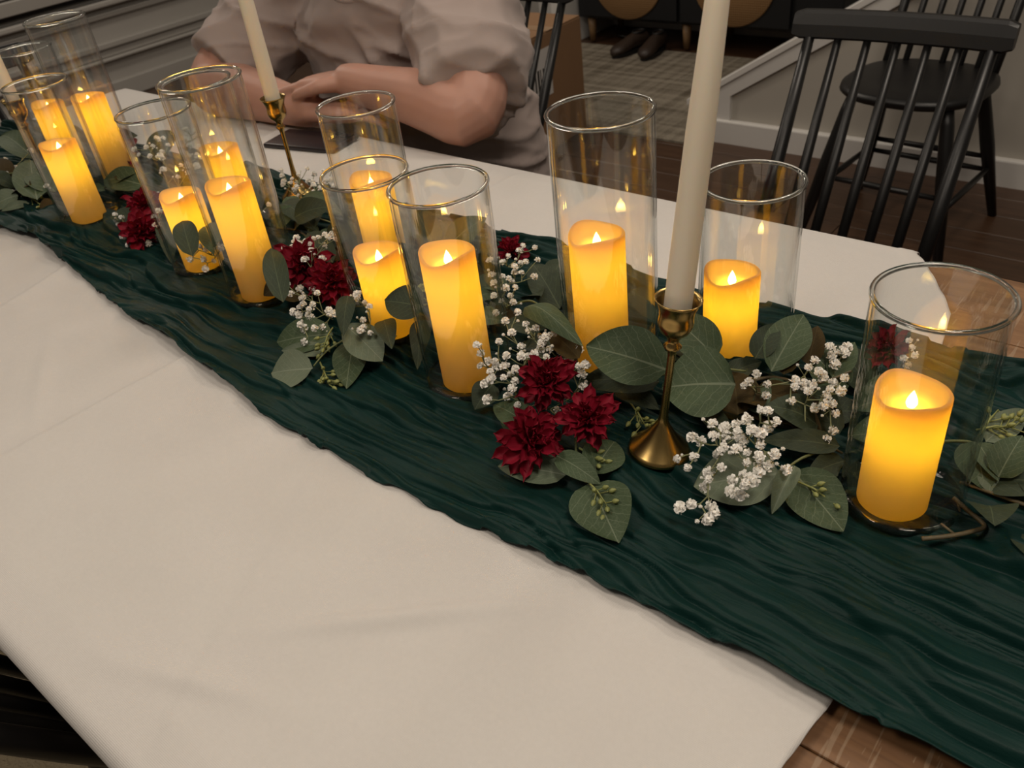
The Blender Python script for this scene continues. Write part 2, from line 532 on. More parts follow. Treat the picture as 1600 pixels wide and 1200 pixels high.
for k in range(18):
    obj('blind_slat', sl_me, bl, (0, 0, 0.045 + k * 0.075), (0, R_(8), 0))

wb = struct(obj('wall_back', box_me('wall_back', (-5.05, 4.35, FLOOR), (2.0, 4.47, 1.7), MT['wall'])), 'pale wall at the back of the hall')
struct(obj('baseboard_back', box_me('baseboard_back', (-4.9, 4.325, FLOOR), (-1.2, 4.352, FLOOR + 0.12), MT['trim'], 0.006, 2)), 'white baseboard along the hall wall')
# panelled door and its casing seen beyond the box
dr = struct(obj('door_1', box_me('door_1', (-4.35, 4.30, FLOOR + 0.01), (-3.45, 4.345, 1.25), MT['panel'])), 'white panelled door behind the cardboard box')
for (x0, x1, z0, z1) in ((-4.25, -3.95, -0.6, 0.0), (-3.85, -3.55, -0.6, 0.0), (-4.25, -3.95, 0.12, 1.1), (-3.85, -3.55, 0.12, 1.1)):
    struct(obj('door_panel', box_me('door_panel', (x0, 4.285, z0), (x1, 4.302, z1), MT['panel'], 0.012, 2), dr))
struct(obj('trim_1', box_me('trim_1', (-3.43, 4.27, FLOOR), (-3.33, 4.352, 1.3), MT['trim'], 0.006, 2)), 'white door casing in the hall')
struct(obj('trim_2', box_me('trim_2', (-3.02, 3.86, FLOOR), (-2.93, 4.352, 1.5), MT['trim'], 0.006, 2)), 'white corner post left of the black cabinet')

# stair side wall with sloping white cap
def poly_wall(name, pts, y0, y1, mat, bevel=0.0):
    n = len(pts)
    V = [(x, y0, z) for x, z in pts] + [(x, y1, z) for x, z in pts]
    F = [tuple(range(n)), tuple(range(n, 2 * n))[::-1]] + [(i, i + n, (i + 1) % n + n, (i + 1) % n) for i in range(n)]
    me = mesh(name, V, F, mat, False)
    bm = bmesh.new(); bm.from_mesh(me); bmesh.ops.recalc_face_normals(bm, faces=bm.faces)
    if bevel: bmesh.ops.bevel(bm, geom=list(bm.edges), offset=bevel, segments=2, affect='EDGES', profile=0.5)
    bm.to_mesh(me); bm.free()
    return me
SL = 0.62
def capz(x): return -0.539 + SL * (x + 1.518)
ws = struct(obj('wall_stair', poly_wall('wall_stair', [(-1.64, FLOOR), (1.9, FLOOR), (1.9, capz(1.9)), (-1.64, capz(-1.64))], 2.96, 3.06, MT['wall'])), 'beige wall under the stairs')
x9 = 1.9
struct(obj('trim_3', poly_wall('trim_3', [(-1.66, capz(-1.66) - 0.002), (x9, capz(x9) - 0.002), (x9, capz(x9) + 0.024), (-1.66, capz(-1.66) + 0.024)], 2.933, 3.07, MT['trim'], 0.003)), 'sloping white cap board of the stair wall')
struct(obj('trim_4', poly_wall('trim_4', [(-1.64, FLOOR + 0.085), (-1.48, FLOOR + 0.085), (-1.48, capz(-1.48) - 0.058), (x9, capz(x9) - 0.058), (x9, capz(x9) - 0.003), (-1.64, capz(-1.64) - 0.003)], 2.942, 2.965, MT['trim'])), 'white skirt board following the stair slope')
struct(obj('baseboard_stair', box_me('baseboard_stair', (-1.645, 2.93, FLOOR), (1.9, 2.962, FLOOR + 0.094), MT['trim'], 0.006, 2)), 'white baseboard below the stair wall')

# ------------------------------------------------------------------ rugs
rg = obj('entry_rug', box_me('entry_rug', (-2.93, 2.86, FLOOR + 0.001), (-1.63, 3.92, FLOOR + 0.018), MT['rug'], 0.004, 2)); tag(rg, 'flat beige plaid rug in front of the black cabinet', 'rug')
rs = obj('dining_rug', box_me('dining_rug', (-2.25, -0.9, FLOOR + 0.001), (0.2, 0.92, FLOOR + 0.022), MT['shag'], 0.006, 2)); tag(rs, 'shaggy cream rug with black marks under the dining table', 'rug')

# ------------------------------------------------------------------ black cabinet with rattan circles
cb = thing('sideboard', 'black sideboard with round rattan panels on short oak legs', 'cabinet', (-2.18, 4.12, FLOOR))
obj('body', box_me('body', (-0.72, -0.17, 0.14), (0.72, 0.2, 0.86), MT['cabinet'], 0.006), cb)
for k, cx in enumerate((-0.39, 0.20)):
    d = obj('door', box_me('door', (cx - 0.285, -0.192, 0.155), (cx + 0.285, -0.172, 0.845), MT['cabinet'], 0.004), cb)
    V, F = lathe([(0.0, -0.006), (0.212, -0.006), (0.216, 0.0), (0.212, 0.006), (0.0, 0.006)], 64)
    V = [(x, z, y) for x, y, z in V]
    obj('rattan_disc', mesh('rattan_disc', V, [f[::-1] for f in F], MT['rattan'], True), d, (cx, -0.196, 0.368))
for x in (-0.66, -0.08, 0.02, 0.62):
    obj('leg', mesh('leg', *tube([(x, -0.13, 0.012), (x, -0.13, 0.142)], [0.016, 0.024], 12), MT['leg']), cb)
    obj('leg', mesh('leg', *tube([(x, 0.15, 0.012), (x, 0.15, 0.142)], [0.016, 0.024], 12), MT['leg']), cb)

def shoe(loc, rz, label):
    t = thing('shoe', label, 'shoe', loc, rz, 'pair of shoes under the sideboard')
    V = []; F = []
    prof = [(-0.125, 0.028, 0.055), (-0.10, 0.036, 0.075), (-0.05, 0.037, 0.08), (0.0, 0.036, 0.075), (0.05, 0.043, 0.058), (0.09, 0.044, 0.05), (0.12, 0.034, 0.04), (0.137, 0.014, 0.025)]
    n = 14
    for (y, w, h) in prof:
        for k in range(n):
            a = 2 * math.pi * k / n
            V.append((w * math.cos(a), y, 0.012 + h * 0.5 + h * 0.5 * math.sin(a)))
    for i in range(len(prof) - 1):
        for k in range(n):
            F.append((i * n + k, i * n + (k + 1) % n, (i + 1) * n + (k + 1) % n, (i + 1) * n + k))
    F.append(tuple(range(n))[::-1]); F.append(tuple((len(prof) - 1) * n + k for k in range(n)))
    obj('upper', mesh('upper', V, [f[::-1] for f in F], MT['shoe']), t)
    sole = []
    for k in range(24):
        a = 2 * math.pi * k / 24
        sole.append((0.043 * math.cos(a) * (1.0 if math.sin(a) > 0 else 0.85), 0.135 * math.sin(a)))
    V = [(x, y, 0.0) for x, y in sole] + [(x, y, 0.02) for x, y in sole]
    F = [tuple(range(24))[::-1], tuple(range(24, 48))] + [(i, (i + 1) % 24, (i + 1) % 24 + 24, i + 24) for i in range(24)]
    obj('sole', mesh('sole', V, F, MT['cable'], False), t)
    V, F = lathe([(0.026, 0.0), (0.029, 0.006), (0.026, 0.012), (0.022, 0.006)], 18, True)
    obj('opening', mesh('opening', [(x, y * 1.5, z) for x, y, z in V], F, MT['cable']), t, (0, -0.06, 0.083))
shoe((-2.50, 3.84, FLOOR + 0.018), R_(170), 'left one of the dark brown shoes on the plaid rug')
shoe((-2.37, 3.85, FLOOR + 0.018), R_(188), 'right one of the dark brown shoes on the plaid rug')
pth = catmull([(-2.78, 4.15, FLOOR + 0.01), (-2.70, 4.05, FLOOR + 0.03), (-2.62, 4.1, FLOOR + 0.012), (-2.55, 4.2, FLOOR + 0.012), (-2.48, 4.12, FLOOR + 0.03)], 8)
tag(obj('power_cable', mesh('power_cable', *tube(pth, 0.005, 8), MT['cable'])), 'thin black cable looping under the sideboard', 'cable')

# ------------------------------------------------------------------ cardboard box
bx = thing('cardboard_box', 'brown cardboard box standing behind the seated person', 'box', (-2.30, 2.64, FZ), R_(2))
obj('carton', box_me('carton', (-0.27, -0.19, 0), (0.21, 0.22, 0.45), MT['cardboard'], 0.004), bx)
obj('flap', box_me('flap', (-0.268, -0.188, 0.45), (0.208, 0.010, 0.455), MT['cardboard'], 0.001), bx)
obj('flap', box_me('flap', (-0.268, 0.014, 0.45), (0.208, 0.218, 0.455), MT['cardboard'], 0.001), bx)
obj('tape', box_me('tape', (-0.272, -0.014, 0.4552), (0.213, 0.04, 0.4565), MT['tape']), bx)
obj('shipping_label', box_me('shipping_label', (0.2101, -0.15, 0.22), (0.2118, 0.0, 0.40), MT['paper']), bx, None)
for k in range(6):
    obj('barcode_bar', box_me('barcode_bar', (0.2118, -0.13 + k * 0.018, 0.25), (0.2124, -0.13 + k * 0.018 + 0.005 + 0.003 * (k % 3), 0.33), MT['cable']), bx)

# ------------------------------------------------------------------ spindle chairs
def chair_me():
    d = {}
    # seat, rounded
    n = 40; V = []; F = []
    prof = [(0.0, 0.418), (0.80, 0.418), (0.94, 0.424), (1.0, 0.436), (0.985, 0.447), (0.90, 0.451), (0.5, 0.446), (0.0, 0.444)]
    for r, z in prof:
        for k in range(n):
            a = 2 * math.pi * k / n
            ca, sa = math.cos(a), math.sin(a)
            e = 0.78
            V.append((0.196 * r * abs(ca) ** e * (1 if ca > 0 else -1), 0.192 * r * abs(sa) ** e * (1 if sa > 0 else -1), z))
    for i in range(len(prof) - 1):
        for k in range(n):
            F.append((i * n + k, i * n + (k + 1) % n, (i + 1) * n + (k + 1) % n, (i + 1) * n + k))
    d['seat'] = [mesh('seat', V, F, MT['black'])]
    legs = []
    tops = [(-0.13, -0.12), (0.13, -0.12), (-0.13, 0.12), (0.13, 0.12)]
    for tx, ty in tops:
        top = Vector((tx, ty, 0.425)); bot = Vector((tx * 1.62, ty * 1.75, 0.0))
        legs.append(mesh('leg', *tube([bot, bot.lerp(top, 0.55), bot.lerp(top, 0.9), top], [0.0125, 0.020, 0.018, 0.014], 12), MT['black']))
    d['leg'] = legs
    def lp(i, t):
        tx, ty = tops[i]; return Vector((tx * 1.62, ty * 1.75, 0)).lerp(Vector((tx, ty, 0.425)), t)
    st = []
    for a, b, t in ((0, 2, .38), (1, 3, .38), (0, 1, .46), (2, 3, .46), (2, 3, .36)):
        p, q = lp(a, t), lp(b, t)
        st.append(mesh('stretcher', *tube([p, p.lerp(q, .5), q], [0.007, 0.0095, 0.007], 10), MT['black']))
    d['stretcher'] = st
    sp = []
    for k in range(7):
        u = (k - 3) / 3
        b = Vector((u * 0.150, 0.155 - 0.022 * u * u + 0.0, 0.440)); t = Vector((u * 0.155, 0.345 - 0.012 * u * u, 0.81))
        r = 0.0115 if abs(k - 3) == 3 else 0.0085
        sp.append(mesh('spindle', *tube([b, b.lerp(t, 0.4), t], [r * 1.05, r * 1.15, r * 0.85], 12), MT['black']))
    d['spindle'] = sp
    # crest rail, gently curved board
    V = []; F = []; nx = 24
    sec = [(-0.010, 0.014), (-0.011, 0.034), (-0.010, 0.052), (-0.006, 0.057), (0.004, 0.057), (0.008, 0.052), (0.009, 0.034), (0.008, 0.014), (0.004, 0.010), (-0.006, 0.010)]
    m_ = len(sec)
    for i in range(nx + 1):
        u = -1 + 2 * i / nx
        ex = max(0.0, (abs(u) - 0.93) / 0.07)
        sq = 1 - 0.22 * ex * ex
        for (yy, zz) in sec:
            zc = 0.036 + (zz - 0.036) * sq
            V.append((u * 0.186, 0.352 - 0.014 * u * u + yy + 0.10 * (zc - 0.036) * 3.2, 0.80 + zc))
    for i in range(nx):
        for k in range(m_):
            F.append((i * m_ + k, i * m_ + (k + 1) % m_, (i + 1) * m_ + (k + 1) % m_, (i + 1) * m_ + k))
    F.append(tuple(range(m_))[::-1]); F.append(tuple(nx * m_ + k for k in range(m_)))
    me = mesh('crest_rail', V, F, MT['black'])
    bm = bmesh.new(); bm.from_mesh(me); bmesh.ops.recalc_face_normals(bm, faces=bm.faces); bm.to_mesh(me); bm.free()
    me.polygons.foreach_set('use_smooth', [False] * len(me.polygons))
    d['crest_rail'] = [me]
    return d
CH = chair_me()
def chair(loc, rz, label):
    t = thing('dining_chair', label, 'chair', loc, rz, 'black spindle dining chairs')
    for nm, ms in CH.items():
        for m_ in ms: obj(nm, m_, t)
    return t
chair((-0.49, 1.255, FZ), 0.0, 'black spindle-back chair pushed up to the far side of the table')
chair((-0.70, 2.52, FZ), R_(-4), 'black spindle-back chair standing against the stair wall')
chair((-1.44, 1.37, FZ), R_(3), 'black spindle-back chair the person sits on')
chair((-1.965, 0.700, FLOOR + 0.022), R_(90), 'black spindle-back chair at the far left end of the table')
chair((-0.80, 0.238, FLOOR + 0.022), R_(180), 'black spindle-back chair tucked under the near side of the table')

# ------------------------------------------------------------------ table
TX0, TX1, TY0, TY1 = -2.08, 0.42, 0.055, 0.965
tb = thing('dining_table', 'long rustic wooden dining table under the white cloth', 'table', (-0.9, 0.51, FLOOR))
W = (TY1 - TY0) / 7
for k in range(7):
    y0 = TY0 + k * W - 0.51
    obj('plank', box_me('plank', (TX0 + 0.9 + 0.12, y0 + 0.0006, 0.718), (TX1 + 0.9 - 0.12, y0 + W - 0.0006, 0.7575), MT['table'], 0.0016, 2), tb)
for x0 in (TX0 + 0.9, TX1 + 0.9 - 0.118):
    obj('end_board', box_me('end_board', (x0, TY0 - 0.51, 0.718), (x0 + 0.118, TY1 - 0.51, 0.7575), MT['table'], 0.0016, 2), tb)
for sx in (-1, 1):
    obj('apron', box_me('apron', (-1.1, sx * 0.36 - 0.011, 0.62), (1.2, sx * 0.36 + 0.011, 0.717), MT['table']), tb)
    for sy in (-1, 1):
        cx = 0.07 + sx * 0.82
        obj('leg', box_me('leg', (cx - 0.045, sy * 0.36 - 0.045, 0.025), (cx + 0.045, sy * 0.36 + 0.045, 0.717), MT['table'], 0.004), tb)

# ------------------------------------------------------------------ tablecloth
RUN_FX = [-2.2, -1.497, -1.38, -1.024, -0.852, -0.678, -0.536, -0.434, -0.366, -0.289, -0.151, -0.089, -0.027, 0.1, 0.45]
RUN_FY = [0.405, 0.413, 0.425, 0.374, 0.358, 0.338, 0.335, 0.334, 0.340, 0.344, 0.343, 0.346, 0.345, 0.35, 0.35]
RUN_BX = [-2.2, -1.2, -0.731, -0.633, -0.338, -0.098, 0.45]
RUN_BY = [0.72, 0.765, 0.780, 0.768, 0.769, 0.776, 0.785]
def hem_x(y):
    return np.interp(y, [-0.05, 0.05, 0.293, 0.322, 0.35, 0.5, 0.85, 0.885, 0.937, 0.987, 1.1], [-0.11, -0.105, -0.092, -0.089, -0.086, -0.105, -0.165, -0.184, -0.216, -0.25, -0.27])
def make_cloth():
    # s runs across the table: near drop, table top, far drop
    s_top = np.linspace(TY0 - 0.008, TY1 + 0.006, 230)
    rad = 0.014
    near_edge, far_edge = s_top[0], s_top[-1]
    drop = 0.055
    rows = []
    nd_ = 26
    for i in range(nd_):
        rows.append(('n', drop * (1 - i / nd_)))
    for k in range(6):
        rows.append(('na', (1 - k / 6) * math.pi / 2))
    for s in s_top: rows.append(('t', s))
    for k in range(6):
        rows.append(('fa', (k + 1) / 6 * math.pi / 2))
    for i in range(nd_):
        rows.append(('f', drop * (i + 1) / nd_))
    nx = 470
    X0 = TX0 + 0.01
    t = np.linspace(0, 1, nx) ** 0.9
    V = []
    for kind, s in rows:
        yb = {'n': near_edge, 'na': near_edge, 't': s, 'fa': far_edge, 'f': far_edge}[kind]
        hx = hem_x(np.array([yb]))[0]
        x = X0 + (hx - X0) * t
        if kind == 't':
            y = np.full(nx, s); z = np.full(nx, 0.0)
            a = (s - near_edge) / (far_edge - near_edge)
            edge = min(1.0, min(s - near_edge, far_edge - s) / 0.03)
            wv = 0.0060 * (fbm(x * 4, y * 5, 3) - 0.45) + 0.0022 * (fbm(x * 16, y * 16, 9) - 0.45)
            for (cx, dx, amp, wd) in ((-1.213, -0.32, 0.0032, 0.006), (-0.866, 0.05, 0.0026, 0.006), (-0.56, -0.5, 0.0020, 0.008), (-1.55, 0.1, 0.0024, 0.006)):
                q = (x - (cx + dx * (s - 0.3))) / wd
                wv = wv + 1.2 * amp * np.exp(-np.abs(q)) + amp * 0.6 * np.tanh(q * 0.6) * np.exp(-np.abs(q) / 6)
            # soft ripples in front of the runner
            q = (s - (0.215 + 0.85 * (x + 0.40) )) / 0.012
            wv = wv + 0.0052 * np.exp(-q * q) * np.exp(-((x + 0.375) / 0.075) ** 2)
            q = (s - (0.11 + 0.35 * (x + 0.45))) / 0.010
            wv = wv + 0.0040 * np.exp(-q * q) * np.exp(-((x + 0.47) / 0.06) ** 2)
            q = (s - (0.25 - 0.6 * (x + 1.0))) / 0.012
            wv = wv + 0.0030 * np.exp(-q * q) * np.exp(-((x + 0.98) / 0.09) ** 2)
            under = np.clip((s - np.interp(x, RUN_FX, RUN_FY) - 0.004) / 0.02, 0, 1) * np.clip((np.interp(x, RUN_BX, RUN_BY) - s - 0.004) / 0.02, 0, 1)
            z = z + (wv + 0.0036) * edge * (1 - 0.85 * under)
        elif kind in ('na', 'fa'):
            sg = -1 if kind == 'na' else 1
            y = np.full(nx, yb + sg * rad * math.sin(s)); z = np.full(nx, -rad * (1 - math.cos(s)))
        else:
            sg = -1 if kind == 'n' else 1
            f = min(1.0, s / 0.1)
            fold = (0.012 * np.sin(x * 11 + 1.5 * np.sin(x * 3)) + 0.010 * (fbm(x * 6, x * 0 + 2.0, 5) - 0.3)) * f
            y = yb + sg * (rad + np.maximum(fold, -0.004)); z = np.full(nx, -rad - s)
        hem = np.clip((hx - x) / 0.022, 0, 1)
        z = z + np.where(hem < 1, 0.0011, 0.0) + 0.0012 * np.exp(-((hx - x) / 0.004) ** 2) * np.sin(yb * 160)
        V.append(np.stack([x, y, z], 1))
    V = np.concatenate(V)
    nr = len(rows)
    V[:, 2] += 0.0012
    F = [(i * nx + k, i * nx + k + 1, (i + 1) * nx + k + 1, (i + 1) * nx + k) for i in range(nr - 1) for k in range(nx - 1)]
    o = obj('tablecloth', mesh('tablecloth', V, F, MT['cloth']))
    sd = o.modifiers.new('thickness', 'SOLIDIFY'); sd.thickness = 0.0009; sd.offset = 1
    tag(o, 'off-white linen tablecloth with fold creases over the dining table', 'tablecloth')
make_cloth()

# ------------------------------------------------------------------ crinkled runner
def runner_z(x, y):
    x = np.asarray(x, float); y = np.asarray(y, float)
    wx = 0.06 * (fbm(x * 5, y * 9, 41) - 0.45)
    wy = 0.070 * (fbm(x * 3.6, y * 3, 43, 2) - 0.4) + 0.016 * (fbm(x * 15, y * 11, 47, 2) - 0.4)
    X = x + wx; Y = y + wy
    # long overlapping pleats: a steep near face, then a slow fall
    def pleat(phi, w):
        f = phi - np.floor(phi)
        up = np.clip(f / w, 0, 1); up = up * up * (3 - 2 * up)
        return up * (1 - np.clip((f - w) / (1 - w), 0, 1) ** 1.15), np.floor(phi)
    p1 = Y * 17 + 2.6 * vnoise(X * 2.3, Y * 7, 11) + 0.7 * vnoise(X * 8, Y * 18, 12)
    h1, c1 = pleat(p1, 0.13)
    a1 = np.clip(1.7 * vnoise(X * 4.2, c1 * 3.7, 13) - 0.25, 0, 1.2)
    p2 = Y * 41 + 2.2 * vnoise(X * 5, Y * 14, 21) + 0.6 * vnoise(X * 16, Y * 30, 22)
    h2, c2 = pleat(p2, 0.2)
    a2 = np.clip(2.0 * vnoise(X * 7.0, c2 * 5.1, 23) - 0.45, 0, 1.2)
    p3 = Y * 90 + 2.0 * vnoise(X * 11, Y * 30, 31)
    h3, c3 = pleat(p3, 0.3)
    a3 = np.clip(2.2 * vnoise(X * 14.0, c3 * 5.1, 33) - 0.70, 0, 1.2)
    swell = vnoise(X * 3, Y * 16, 55)
    return 0.001 + 0.0100 * h1 * a1 + 0.0072 * h2 * a2 + 0.0038 * h3 * a3 + 0.003 * swell + 0.0012 * fbm(x * 55, y * 75, 61, 2)
def make_runner():
    nx, ny = 1000, 420
    xs = np.linspace(TX0 - 0.0, 0.44, nx)
    v = np.linspace(0, 1, ny)
    Xg, Vg = np.meshgrid(xs, v)
    fy = np.interp(Xg, RUN_FX, RUN_FY) + 0.012 * (fbm(Xg * 13, Xg * 0 + 3.3, 5) - 0.45) + 0.006 * (fbm(Xg * 40, Xg * 0 + 1.3, 6) - 0.45)
    by = np.interp(Xg, RUN_BX, RUN_BY) + 0.012 * (fbm(Xg * 13, Xg * 0 + 7.3, 8) - 0.45)
    Y = fy + (by - fy) * Vg
    Z = runner_z(Xg, Y)
    e = np.minimum(Vg, 1 - Vg)
    Z = Z + 0.0035 * np.exp(-(e / 0.02) ** 2) * (fbm(Xg * 20, Vg * 3, 91) > 0.4) + 0.0045
    V = np.stack([Xg.ravel(), Y.ravel(), Z.ravel()], 1)
    F = [(i * nx + k, i * nx + k + 1, (i + 1) * nx + k + 1, (i + 1) * nx + k) for i in range(ny - 1) for k in range(nx - 1)]
    o = obj('table_runner', mesh('table_runner', V, F, MT['runner']))
    sd = o.modifiers.new('thickness', 'SOLIDIFY'); sd.thickness = 0.0008; sd.offset = 1
    tag(o, 'crinkled dark green gauze runner along the middle of the table', 'table runner')
make_runner()
RZ = 0.0095      # height the vases stand at on the folds

# ------------------------------------------------------------------ glass vases with LED pillar candles
VR = 0.046
def vase_meshes(h):
    t = 0.0022
    mb = MB()
    for rr, fl in ((VR, False), (VR - t, True)):
        n = 72
        V = [(rr * math.cos(2 * math.pi * k / n), rr * math.sin(2 * math.pi * k / n), z) for z in (0.006, h - 0.001) for k in range(n)]
        F = [(k, (k + 1) % n, (k + 1) % n + n, k + n) for k in range(n)]
        mb.add((V, [f[::-1] for f in F] if fl else F))
    wall = mb.me('glass_wall', MT['glass'])
    prof = []
    for k in range(10):
        a = 2 * math.pi * k / 10
        prof.append((VR - 0.0009 + 0.0021 * math.cos(a), h - 0.0005 + 0.0019 * math.sin(a)))
    V, F = lathe(prof, 72, True)
    rim = mesh('rim', V, F, MT['thick'])
    V, F = lathe([(0.0, 0.0), (VR - 0.008, 0.0), (VR - 0.003, 0.001), (VR - 0.0002, 0.004), (VR, 0.0065), (VR - 0.002, 0.0095), (VR - 0.006, 0.0068), (0.0, 0.0058)], 72)
    base = mesh('base', V, F, MT['thick'])
    return wall, rim, base
VM = {h: vase_meshes(h - 0.006) for h in (0.196, 0.2225, 0.279)}

def candle_mesh(h, ph):
    n = 56; r = 0.0265
    V = []; F = []
    def top(a): return h + 0.0028 * math.sin(2 * a + ph) + 0.0012 * math.sin(3 * a + 2 * ph)
    rings = []
    zs = [0.0, 0.0015] + [0.02 + (h - 0.03) * k / 9 for k in range(10)]
    for i, z in enumerate(zs):
        rr = r - 0.0012 if i == 0 else r
        rings.append([(rr * math.cos(2 * math.pi * k / n), rr * math.sin(2 * math.pi * k / n), z) for k in range(n)])
    for (rr, dz) in ((r, -0.0012), (r - 0.0008, 0.0), (r - 0.0022, 0.0003), (r - 0.0036, -0.0012), (r - 0.0052, -0.006)):
        rings.append([(rr * math.cos(2 * math.pi * k / n), rr * math.sin(2 * math.pi * k / n), top(2 * math.pi * k / n) + dz) for k in range(n)])
    for (rr, z) in ((r - 0.0075, h - 0.0115), (r - 0.013, h - 0.0135), (0.004, h - 0.0145)):
        rings.append([(rr * math.cos(2 * math.pi * k / n), rr * math.sin(2 * math.pi * k / n), z) for k in range(n)])
    for rg_ in rings: V += rg_
    for i in range(len(rings) - 1):
        for k in range(n):
            F.append((i * n + k, i * n + (k + 1) % n, (i + 1) * n + (k + 1) % n, (i + 1) * n + k))
    F.append(tuple(range(n))[::-1]); F.append(tuple((len(rings) - 1) * n + k for k in range(n)))
    return mesh('wax_body', V, F, MT['wax'])
V_, F_ = lathe([(0.0, -0.001), (0.0030, 0.0), (0.0042, 0.003), (0.0036, 0.0065), (0.0018, 0.011), (0.0, 0.0145)], 16)
FLAME = mesh('flame_tip', V_, F_, MT['flame'])

VASES = [  # x, y, vase height, candle height, candle offset, look
    (-1.475, 0.631, 0.279, 0.150, (-0.008, 0.006), 'tall glass cylinder vase at the back left, before the panelled wall', 'lit pillar candle in the tall vase at the back left'),
    (-1.627, 0.624, 0.2225, 0.127, (0.008, -0.002), 'medium glass cylinder vase farthest left on the table', 'lit pillar candle in the farthest left vase'),
    (-1.368, 0.521, 0.2225, 0.132, (0.010, -0.008), 'glass cylinder vase at front left, nearest the runner edge on that side', 'lit pillar candle in the front left vase, fully in view'),
    (-1.041, 0.520, 0.2225, 0.112, (0.009, -0.009), 'medium glass cylinder vase left of the tall vase before the person', 'lit short pillar candle left of the tall one before the person'),
    (-0.893, 0.511, 0.279, 0.156, (0.006, -0.010), 'tall glass cylinder vase standing in front of the person', 'tall lit pillar candle in the tall vase in front of the person'),
    (-1.099, 0.622, 0.2225, 0.124, (0.000, 0.002), 'glass cylinder vase half hidden behind the tall vase before the person', 'lit pillar candle hidden behind the tall vase before the person'),
    (-0.790, 0.636, 0.2225, 0.124, (-0.008, 0.004), 'glass cylinder vase at the back beside the black phone', 'lit pillar candle in the back vase beside the phone'),
    (-0.678, 0.538, 0.196, 0.108, (0.008, -0.012), 'short glass cylinder vase at mid table behind the red flowers', 'lit short pillar candle at mid table behind green leaves'),
    (-0.533, 0.503, 0.2225, 0.156, (0.005, -0.008), 'glass cylinder vase at the centre with a tall candle', 'tall lit pillar candle in the centre vase'),
    (-0.4085, 0.584, 0.279, 0.156, (-0.014, 0.004), 'tall glass cylinder vase right of centre, left of the ivory taper', 'tall lit pillar candle just left of the ivory taper'),
    (-0.313, 0.679, 0.196, 0.102, (-0.010, -0.012), 'short glass cylinder vase right behind the ivory taper', 'lit pillar candle right behind the ivory taper'),
    (-0.1143, 0.558, 0.196, 0.116, (-0.003, -0.012), 'short glass cylinder vase farthest right, near the bare wood', 'lit short pillar candle in the rightmost vase'),
]
VASES = [(v[0], v[1] - 0.006) + v[2:] for v in VASES]
for k, (x, y, vh, ch, off, lv, lc) in enumerate(VASES):
    ch -= 0.008
    t = thing('cylinder_vase', lv, 'vase', (x, y, RZ), 0.4 * k, 'glass cylinder vases')
    w, r, b = VM[vh]
    obj('glass_wall', w, t); obj('rim', r, t); obj('base', b, t)
    c = thing('pillar_candle', lc, 'candle', (x + off[0], y + off[1], RZ + 0.0072), 0, 'lit pillar candles in the vases')
    obj('wax_body', candle_mesh(ch, -2 * math.atan2(y, x) + 0.5 * math.sin(2.3 * k)), c)
    obj('flame_tip', FLAME, c, (0, 0, ch - 0.0135))
    for zz, pw in ((ch - 0.0070, 0.034), (ch - 0.026, 0.024), (ch * 0.60, 0.019)):
        ld = bpy.data.lights.new('led', 'POINT'); ld.energy = pw; ld.color = (1.0, 0.80, 0.42); ld.shadow_soft_size = 0.003 if zz > ch - 0.01 else 0.006; ld.color = (1.0, 0.58, 0.05) if zz > ch - 0.01 else (1.0, 0.80, 0.25)
        lo = bpy.data.objects.new('led', ld); COL.objects.link(lo); lo.parent = c; lo.location = (0, 0, zz)

# ------------------------------------------------------------------ brass holders with ivory tapers
HP = [(0.0, 0.0), (0.02623, 0.0), (0.02795, 0.0015), (0.02735, 0.004), (0.02537, 0.006), (0.01978, 0.0115), (0.0129, 0.02), (0.00731, 0.029), (0.0048, 0.034), (0.004, 0.04), (0.0034, 0.052), (0.0034, 0.103), (0.0042, 0.108), (0.0075, 0.112), (0.005, 0.115), (0.0046, 0.118), (0.00731, 0.1225), (0.01204, 0.127), (0.01419, 0.1325), (0.01445, 0.136), (0.01376, 0.14), (0.01419, 0.146), (0.0172, 0.1535), (0.01935, 0.1565), (0.01849, 0.157), (0.01591, 0.1535), (0.01247, 0.146), (0.01204, 0.128), (0.0, 0.127)]
V_, F_ = lathe(HP, 48)
HOLD = mesh('brass_stand', V_, F_, MT['brass'])
def candlestick(base, top, label_h, label_t):
    base = Vector(base); ax = (Vector(top) - base).normalized()
    q = Vector((0, 0, 1)).rotation_difference(ax)
    t = thing('candle_holder', label_h, 'candle holder', base, 0, 'brass taper candle holders')
    t.rotation_mode = 'QUATERNION'; t.rotation_quaternion = q
    # the two turned sections of the stand
    obj('stand', HOLD, t)
    V, F = lathe([(0.0, 0.1275), (0.0105, 0.1275), (0.0112, 0.138), (0.0111, 0.19), (0.0102, 0.29), (0.0080, 0.375), (0.0052, 0.390), (0.0, 0.393)], 36)
    c = thing('taper_candle', label_t, 'candle', base, 0, 'unlit ivory taper candles')
    c.rotation_mode = 'QUATERNION'; c.rotation_quaternion = q
    obj('wax', mesh('wax', V, F, MT['taper']), c)
    obj('wick', mesh('wick', *tube([(0, 0, 0.390), (0, 0, 0.404)], 0.0011, 6), MT['cable']), c)
candlestick((-0.305, 0.496, 0.0145), (-0.2915, 0.5085, 0.1825), 'brass candle holder between the two large leaves, right of centre', 'tall unlit ivory taper candle at right of centre')
candlestick((-1.098, 0.727, 0.012), (-1.098, 0.727, 0.180), 'brass candle holder beside the black phone', 'unlit ivory taper candle in front of the seated person')
candlestick((-1.575, 0.549, 0.012), (-1.575, 0.549, 0.180), 'brass candle holder cut off by the left picture edge', 'unlit ivory taper candle at the left picture edge')

